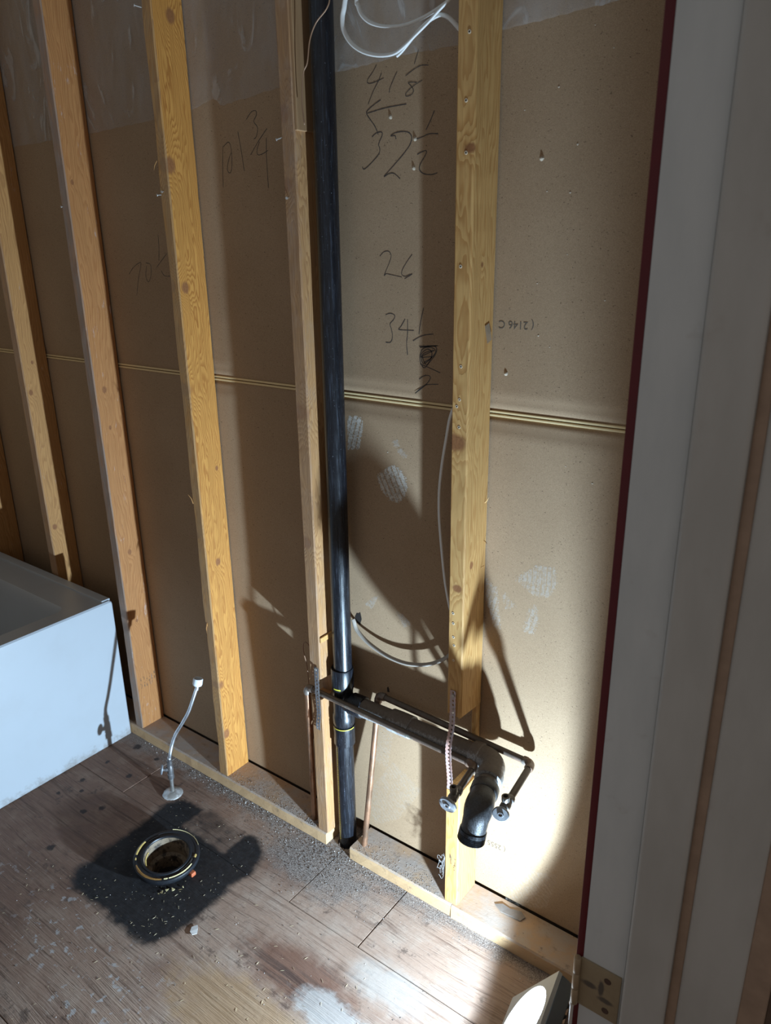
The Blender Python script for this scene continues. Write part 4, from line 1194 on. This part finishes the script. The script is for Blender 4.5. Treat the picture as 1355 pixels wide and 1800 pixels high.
# ------------------------------------------------------------------ toilet supply stub with hose
ts = thing('toilet_supply', 'small chrome floor valve with a flexible steel hose curving up, ending in a white nut', 'water valve', (-.914, -.213, 0))
def tpart(name, bm, mat, label=None):
    bmesh.ops.translate(bm, verts=bm.verts[:], vec=-ts.location)
    o = obj(name, bm, mat, ts); sharp_smooth(o, 38)
    if label: o['label'] = label
    return o
B0 = Vector((-.914, -.213, 0))
bm = bmesh.new(); rings = lathe(bm, B0, (.06, -.05, 1), [(.0005, .0300), (.002, .0305), (.005, .0270), (.009, .018), (.0115, .0115), (.0115, .0085)], 28)
r = random.Random(2)
for v in rings[0] + rings[1]: v.co += Vector((r.uniform(-.0015, .0015), r.uniform(-.0015, .0015), 0))
tpart('escutcheon', bm, copper_mat('worn_escutcheon', (0.66, 0.65, 0.64), (0.34, 0.31, 0.28), 0, .5))
ax = Vector((.004, .001, .14)).normalized()
bm = bmesh.new(); lathe(bm, B0, ax, [(0, .0062), (.066, .0062)], 16); tpart('riser_stub', bm, M_VALVE)
bm = bmesh.new(); lathe(bm, B0, ax, [(.060, .0065), (.060, .0098), (.074, .0098), (.076, .0082), (.080, .0092), (.104, .0092), (.107, .0075), (.112, .0082), (.124, .0082), (.126, .006), (.130, .006)], 16)
sd = Vector((-.55, -.75, .10)).normalized(); mid = B0 + ax * .092
lathe(bm, mid, sd, [(0, .007), (.014, .0066), (.016, .0045), (.024, .0042)], 12); tpart('valve_body', bm, copper_mat('dark_chrome', (0.28, 0.27, 0.27), (0.12, 0.11, 0.11), 0, .7))
bm = bmesh.new(); hd = (sd + Vector((0, 0, .25))).normalized()
lathe(bm, mid + sd * .022, hd, [(0, .004), (.001, .0115), (.004, .0125), (.006, .0105), (.0065, .003)], 24)
for v in bm.verts:
    d = v.co - (mid + sd * .022); v.co.z += d.z * .35
tpart('valve_handle', bm, M_HANDLE)
hose = [B0 + ax * .128, (-.9065, -.2095, .148), (-.906, -.198, .178), (-.898, -.188, .209), (-.875, -.177, .250), (-.854, -.166, .291), (-.842, -.155, .330), (-.835, -.142, .366), (-.834, -.1385, .376)]
hp = catmull(hose, 22)
bm = bmesh.new(); tube(bm, hp, [.0046 + .00035 * (i % 2) for i in range(len(hp))], 16); tpart('braided_hose', bm, M_CHROME)
e0 = Vector((-.834, -.1385, .374)); ed = Vector((.02, .08, .34)).normalized()
bm = bmesh.new(); lathe(bm, e0, ed, [(-.012, .0050), (-.010, .0056), (.002, .0056), (.004, .0048)], 14); tpart('hose_ferrule', bm, M_CHROME)
bm = bmesh.new(); lathe(bm, B0 + ax * .124, ax, [(0, .0058), (.012, .0056), (.013, .0050)], 14); tpart('hose_ferrule', bm, M_CHROME)
bm = bmesh.new(); lathe(bm, e0 + ed * .003, ed, [(0, .008), (.001, .0130), (.004, .0142), (.0205, .0142), (.0225, .0135), (.0225, .0105), (.014, .0100), (.014, 0)], 12)
tpart('plastic_nut', bm, plain('white_nut', (0.74, 0.78, 0.82), 0.35, vary=.06), 'white plastic nut at the free end')

# ------------------------------------------------------------------ bathtub
tub = thing('bathtub', 'white bathtub standing along the stud wall at the left edge', 'bathtub', (-1.284, -.097, 0))
def tub_mat():
    n = NT('tub_enamel')
    p = n.pos()
    x, y, z = n.sep(p)
    f = n.noise(p, 9, 4, 0.6)
    col = n.mix(n.ramp(f, 0.4, 0.8, 0, .25), (0.46, 0.485, 0.51), (0.40, 0.405, 0.41))
    dirt = n.math('MULTIPLY', n.ramp(n.math('ADD', z, n.math('MULTIPLY', n.math('SUBTRACT', n.noise(p, 40, 5, 0.7), .5), .12)), .03, -.01), 0.55)
    col = n.mix(dirt, col, (0.22, 0.17, 0.13))
    return n.fin(col, 0.32, 0, 0.5)
M_TUB = tub_mat()
TX0, TX1, TY0, TY1, TZ = -2.045, -1.284, -1.62, -.097, .512
def tubpart(name, bm, mat, ang=30):
    bmesh.ops.translate(bm, verts=bm.verts[:], vec=-tub.location)
    o = obj(name, bm, mat, tub); sharp_smooth(o, ang); return o
bm = bmesh.new()
# nested rounded loops from the floor up the outside, over the rim and down into the basin
def loop(x0, x1, y0, y1, z, rc, n=6):
    out = []
    for cx, cy, a0 in ((x1 - rc, y1 - rc, 0), (x0 + rc, y1 - rc, 90), (x0 + rc, y0 + rc, 180), (x1 - rc, y0 + rc, 270)):
        for k in range(n + 1):
            a = math.radians(a0 + 90 * k / n)
            out.append(bm.verts.new((cx + rc * math.cos(a), cy + rc * math.sin(a), z)))
    return out
loops = [loop(TX0, TX1, TY0, TY1, .001, .006), loop(TX0, TX1, TY0, TY1, TZ - .012, .006), loop(TX0 + .001, TX1 - .001, TY0 + .001, TY1 - .001, TZ - .005, .007), loop(TX0 + .005, TX1 - .005, TY0 + .005, TY1 - .005, TZ, .009)]
ix0, ix1, iy0, iy1 = TX0 + .075, -1.352, TY0 + .10, -.222
loops += [loop(ix0, ix1, iy0, iy1, TZ - .001, .03), loop(ix0 + .003, ix1 - .003, iy0 + .003, iy1 - .003, TZ - .004, .032), loop(ix0 + .012, ix1 - .012, iy0 + .016, iy1 - .016, TZ - .03, .05),
          loop(ix0 + .05, ix1 - .05, iy0 + .12, iy1 - .05, .20, .09), loop(ix0 + .08, ix1 - .08, iy0 + .18, iy1 - .09, .135, .10), loop(ix0 + .13, ix1 - .13, iy0 + .25, iy1 - .16, .12, .08)]
for a, b in zip(loops, loops[1:]):
    n = len(a)
    for k in range(n): bm.faces.new((a[k], a[(k + 1) % n], b[(k + 1) % n], b[k]))
bm.faces.new(loops[-1])
tubpart('tub_shell', bm, M_TUB)
bm = bmesh.new(); bx(bm, TX0 + .01, TX1 - .012, -.128, -.0975, TZ - .003, TZ + .005, .003, 3); tubpart('tile_flange', bm, M_TUB)

# ------------------------------------------------------------------ work light
wl = thing('work_light', 'switched-on square work light on the floor by the doorway, glowing white face tilted up', 'work light', (0, 0, 0))
e2 = (LAMP_K - LAMP_N.cross(LAMP_K).normalized() * LAMP_K.length)
e2 = (e2 - LAMP_N * e2.dot(LAMP_N)).normalized()
e1 = e2.cross(LAMP_N).normalized()
if e2.z < 0: e2 = -e2; e1 = -e1
MW = Matrix((( e1.x, e2.x, LAMP_N.x, LAMP_C.x), (e1.y, e2.y, LAMP_N.y, LAMP_C.y), (e1.z, e2.z, LAMP_N.z, LAMP_C.z), (0, 0, 0, 1)))
wl.matrix_world = MW
S = .086
M_LH = plain('lamp_housing', (0.075, 0.085, 0.095), 0.5, vary=.15)
M_LF = plain('lamp_frame', (0.34, 0.34, 0.33), 0.45, vary=.1)
def lpart(name, bm, mat, par=wl):
    o = obj(name, bm, mat, par); sharp_smooth(o, 35); return o
# front frame: square plate with a round opening
bm = bmesh.new()
N = 48; sq = []; ci = []; ci2 = []; sb = []
def sqpt(a, h):
    c, s = math.cos(a), math.sin(a); m = h / max(abs(c), abs(s)); return c * m, s * m
for k in range(N):
    a = 2 * PI * k / N
    x, y = sqpt(a, S)
    sq.append(bm.verts.new((x, y, -.001))); sb.append(bm.verts.new((x, y, -.010)))
    ci.append(bm.verts.new((.0765 * math.cos(a), .0765 * math.sin(a), 0))); ci2.append(bm.verts.new((.075 * math.cos(a), .075 * math.sin(a), -.006)))
for k in range(N):
    j = (k + 1) % N
    bm.faces.new((sq[k], sq[j], ci[j], ci[k])); bm.faces.new((ci[k], ci[j], ci2[j], ci2[k])); bm.faces.new((sq[k], sb[k], sb[j], sq[j]))
lpart('front_frame', bm, M_LF)
n_ = NT('lit_lens')
n_.b.inputs['Emission Color'].default_value = (0.72, 0.87, 1.0, 1); n_.b.inputs['Emission Strength'].default_value = 17.0
M_LENS = n_.fin((0.8, 0.8, 0.8), 0.3)
bm = bmesh.new(); lathe(bm, (0, 0, -.0075), (0, 0, 1), [(0, .0752), (.0015, .0752), (.003, .05), (.0035, 0)], 48); lpart('lens', bm, M_LENS)
bm = bmesh.new(); bx(bm, -S, S, -S, S, -.042, -.0095, .005, 3)
for k in range(7): bx(bm, -S + .012 + k * .0235, -S + .018 + k * .0235, -S + .01, S - .01, -.050, -.041)
lpart('housing', bm, M_LH)
bm = bmesh.new()
for sgn in (-1, 1):
    bx(bm, sgn * (S + .001), sgn * (S + .006), -.010, .010, -.030, -.012, .001, 1)
tube(bm, arc_path([(-S - .004, 0, -.020), (-S - .004, S * .98, -.050), (S + .004, S * .98, -.050), (S + .004, 0, -.020)], .012, 5), .004, 8)
lpart('stand_bracket', bm, M_RUST)
for sx in (-.05, .05):
    bm = bmesh.new(); bx(bm, sx - .010, sx + .010, -S - .001, -S + .012, -.066, -.041, .002, 2); lpart('foot', bm, M_RUST)

# ================================================================== LOOSE DIRT
def crumbs(name, label, mats, spots, seed):
    """spots: (n, x-sampler, y-sampler, size lo, hi)"""
    r = random.Random(seed)
    V, F, MI = [], [], []
    for n, fx, fy, s0, s1, mi, slim in spots:
        for _ in range(n):
            x, y = fx(r), fy(r)
            s = s0 + (s1 - s0) * r.random() ** 2.2
            a = r.uniform(0, PI); b = len(V)
            L = s * slim; ca, sa = math.cos(a), math.sin(a)
            if slim > 3:
                for (u, v, w) in ((-L, -s * .5, 0), (L, -s * .35, 0), (L * .9, s * .4, s * .3), (-L * .8, s * .5, s * .2), (0, 0, s * 1.4)):
                    V.append((x + u * ca - v * sa, y + u * sa + v * ca, .0008 + w))
                F += [(b, b + 1, b + 4), (b + 1, b + 2, b + 4), (b + 2, b + 3, b + 4), (b + 3, b, b + 4)]; MI += [mi] * 4
            else:
                for (u, v, w) in ((1, 0, 0), (0, 1, 0), (-1, 0, 0), (0, -1, 0), (r.uniform(-.4, .4), r.uniform(-.4, .4), 1)):
                    k = s * r.uniform(.6, 1.2)
                    V.append((x + (u * ca - v * sa) * k, y + (u * sa + v * ca) * k, .0004 + w * s * r.uniform(.5, 1.1)))
                F += [(b, b + 1, b + 4), (b + 1, b + 2, b + 4), (b + 2, b + 3, b + 4), (b + 3, b, b + 4)]; MI += [mi] * 4
    me = bpy.data.meshes.new(name); me.from_pydata(V, [], F)
    for m in mats: me.materials.append(m)
    me.polygons.foreach_set('material_index', MI); me.update()
    o = bpy.data.objects.new(name, me); COL.objects.link(o)
    return tag(o, label, 'debris', kind='stuff')
M_GRIT = plain('grey_grit', (0.25, 0.215, 0.19), 1.0, spec=.1, vary=.4, scale=30)
M_GRITD = plain('dark_grit', (0.09, 0.075, 0.068), 0.95, vary=.4, scale=30)
M_GRITP = plain('plaster_bits', (0.62, 0.58, 0.54), 0.9, vary=.15, scale=30)
M_STRAW = plain('wood_slivers', (0.60, 0.47, 0.28), 0.8, vary=.3, scale=30)
U_ = lambda a, b: (lambda r: r.uniform(a, b))
edge = lambda r: -.0965 - abs(r.gauss(0, .018))
crumbs('floor_grit', 'grey grit and plaster crumbs strewn along the bottom plate and round the stack', (M_GRIT, M_GRITD, M_GRITP, M_STRAW), [
    (1700, U_(-.95, .40), edge, .0003, .0018, 0, 1), (1300, U_(-.95, .40), edge, .0003, .0018, 1, 1), (200, U_(-1.2, .40), edge, .0004, .0024, 2, 1),
    (700, lambda r: r.gauss(-.37, .085), lambda r: min(-.085, r.gauss(-.14, .045)), .0003, .0020, 0, 1), (700, lambda r: r.gauss(-.38, .09), lambda r: min(-.085, r.gauss(-.15, .05)), .0003, .0020, 1, 1),
    (260, U_(-1.2, .2), U_(-.85, -.1), .0003, .0013, 2, 1), (400, U_(-1.2, .2), U_(-.85, -.1), .0004, .0020, 1, 1)], 21)
crumbs('wood_shavings', 'thin pale wood slivers scattered over the dark stain and plywood', (M_STRAW,), [
    (110, U_(-.88, -.50), U_(-.60, -.20), .00025, .0005, 0, 8), (150, U_(-.60, .05), U_(-.85, -.35), .0003, .0006, 0, 10), (70, U_(-1.2, -.6), U_(-.9, -.55), .0003, .0006, 0, 8)], 22)
# dust lying on the plates
r0 = random.Random(5)
V, F = [], []
for k in range(1600):
    x = r0.choice((r0.uniform(-.85, -.43), r0.uniform(-.29, -.01), r0.uniform(-.47, -.43))); y = -.093 + abs(r0.gauss(0, .03)); 
    if y > -.006: continue
    s = .0004 + .0012 * r0.random() ** 2; b = len(V)
    for (u, v, w) in ((1, 0, 0), (0, 1, 0), (-1, 0, 0), (0, -1, 0), (0, 0, 1)):
        V.append((x + u * s, y + v * s, .0382 + w * s))
    F += [(b, b + 1, b + 4), (b + 1, b + 2, b + 4), (b + 2, b + 3, b + 4), (b + 3, b, b + 4)]
me = bpy.data.meshes.new('plate_dust'); me.from_pydata(V, [], F); me.materials.append(M_GRIT)
tag(link('plate_dust', me), 'grey dust lying on top of the bottom plates', 'debris', kind='stuff')
# scraps of torn drywall paper on the right plate
def scrap(label, pts, z, mat):
    bm = bmesh.new()
    vs = [bm.verts.new((x, y, z + .0006 * ((i * 7) % 3))) for i, (x, y) in enumerate(pts)]
    f = bm.faces.new(vs); bmesh.ops.triangulate(bm, faces=bm.faces[:]); bmesh.ops.solidify(bm, geom=bm.faces[:], thickness=-.0012)
    return tag(obj('paper_scrap', bm, mat), label, 'scrap', 'loose scraps')
scrap('grey torn paper scrap lying on the right bottom plate', [(.112, -.030), (.135, -.042), (.160, -.040), (.186, -.038), (.192, -.022), (.176, -.012), (.150, -.020), (.128, -.018)], .0398, M_GRIT)
scrap('small white plaster flake lying beside the black stain', [(-.478, -.500), (-.470, -.512), (-.458, -.515), (-.452, -.505), (-.462, -.494), (-.470, -.488)], .0015, M_GRITP)
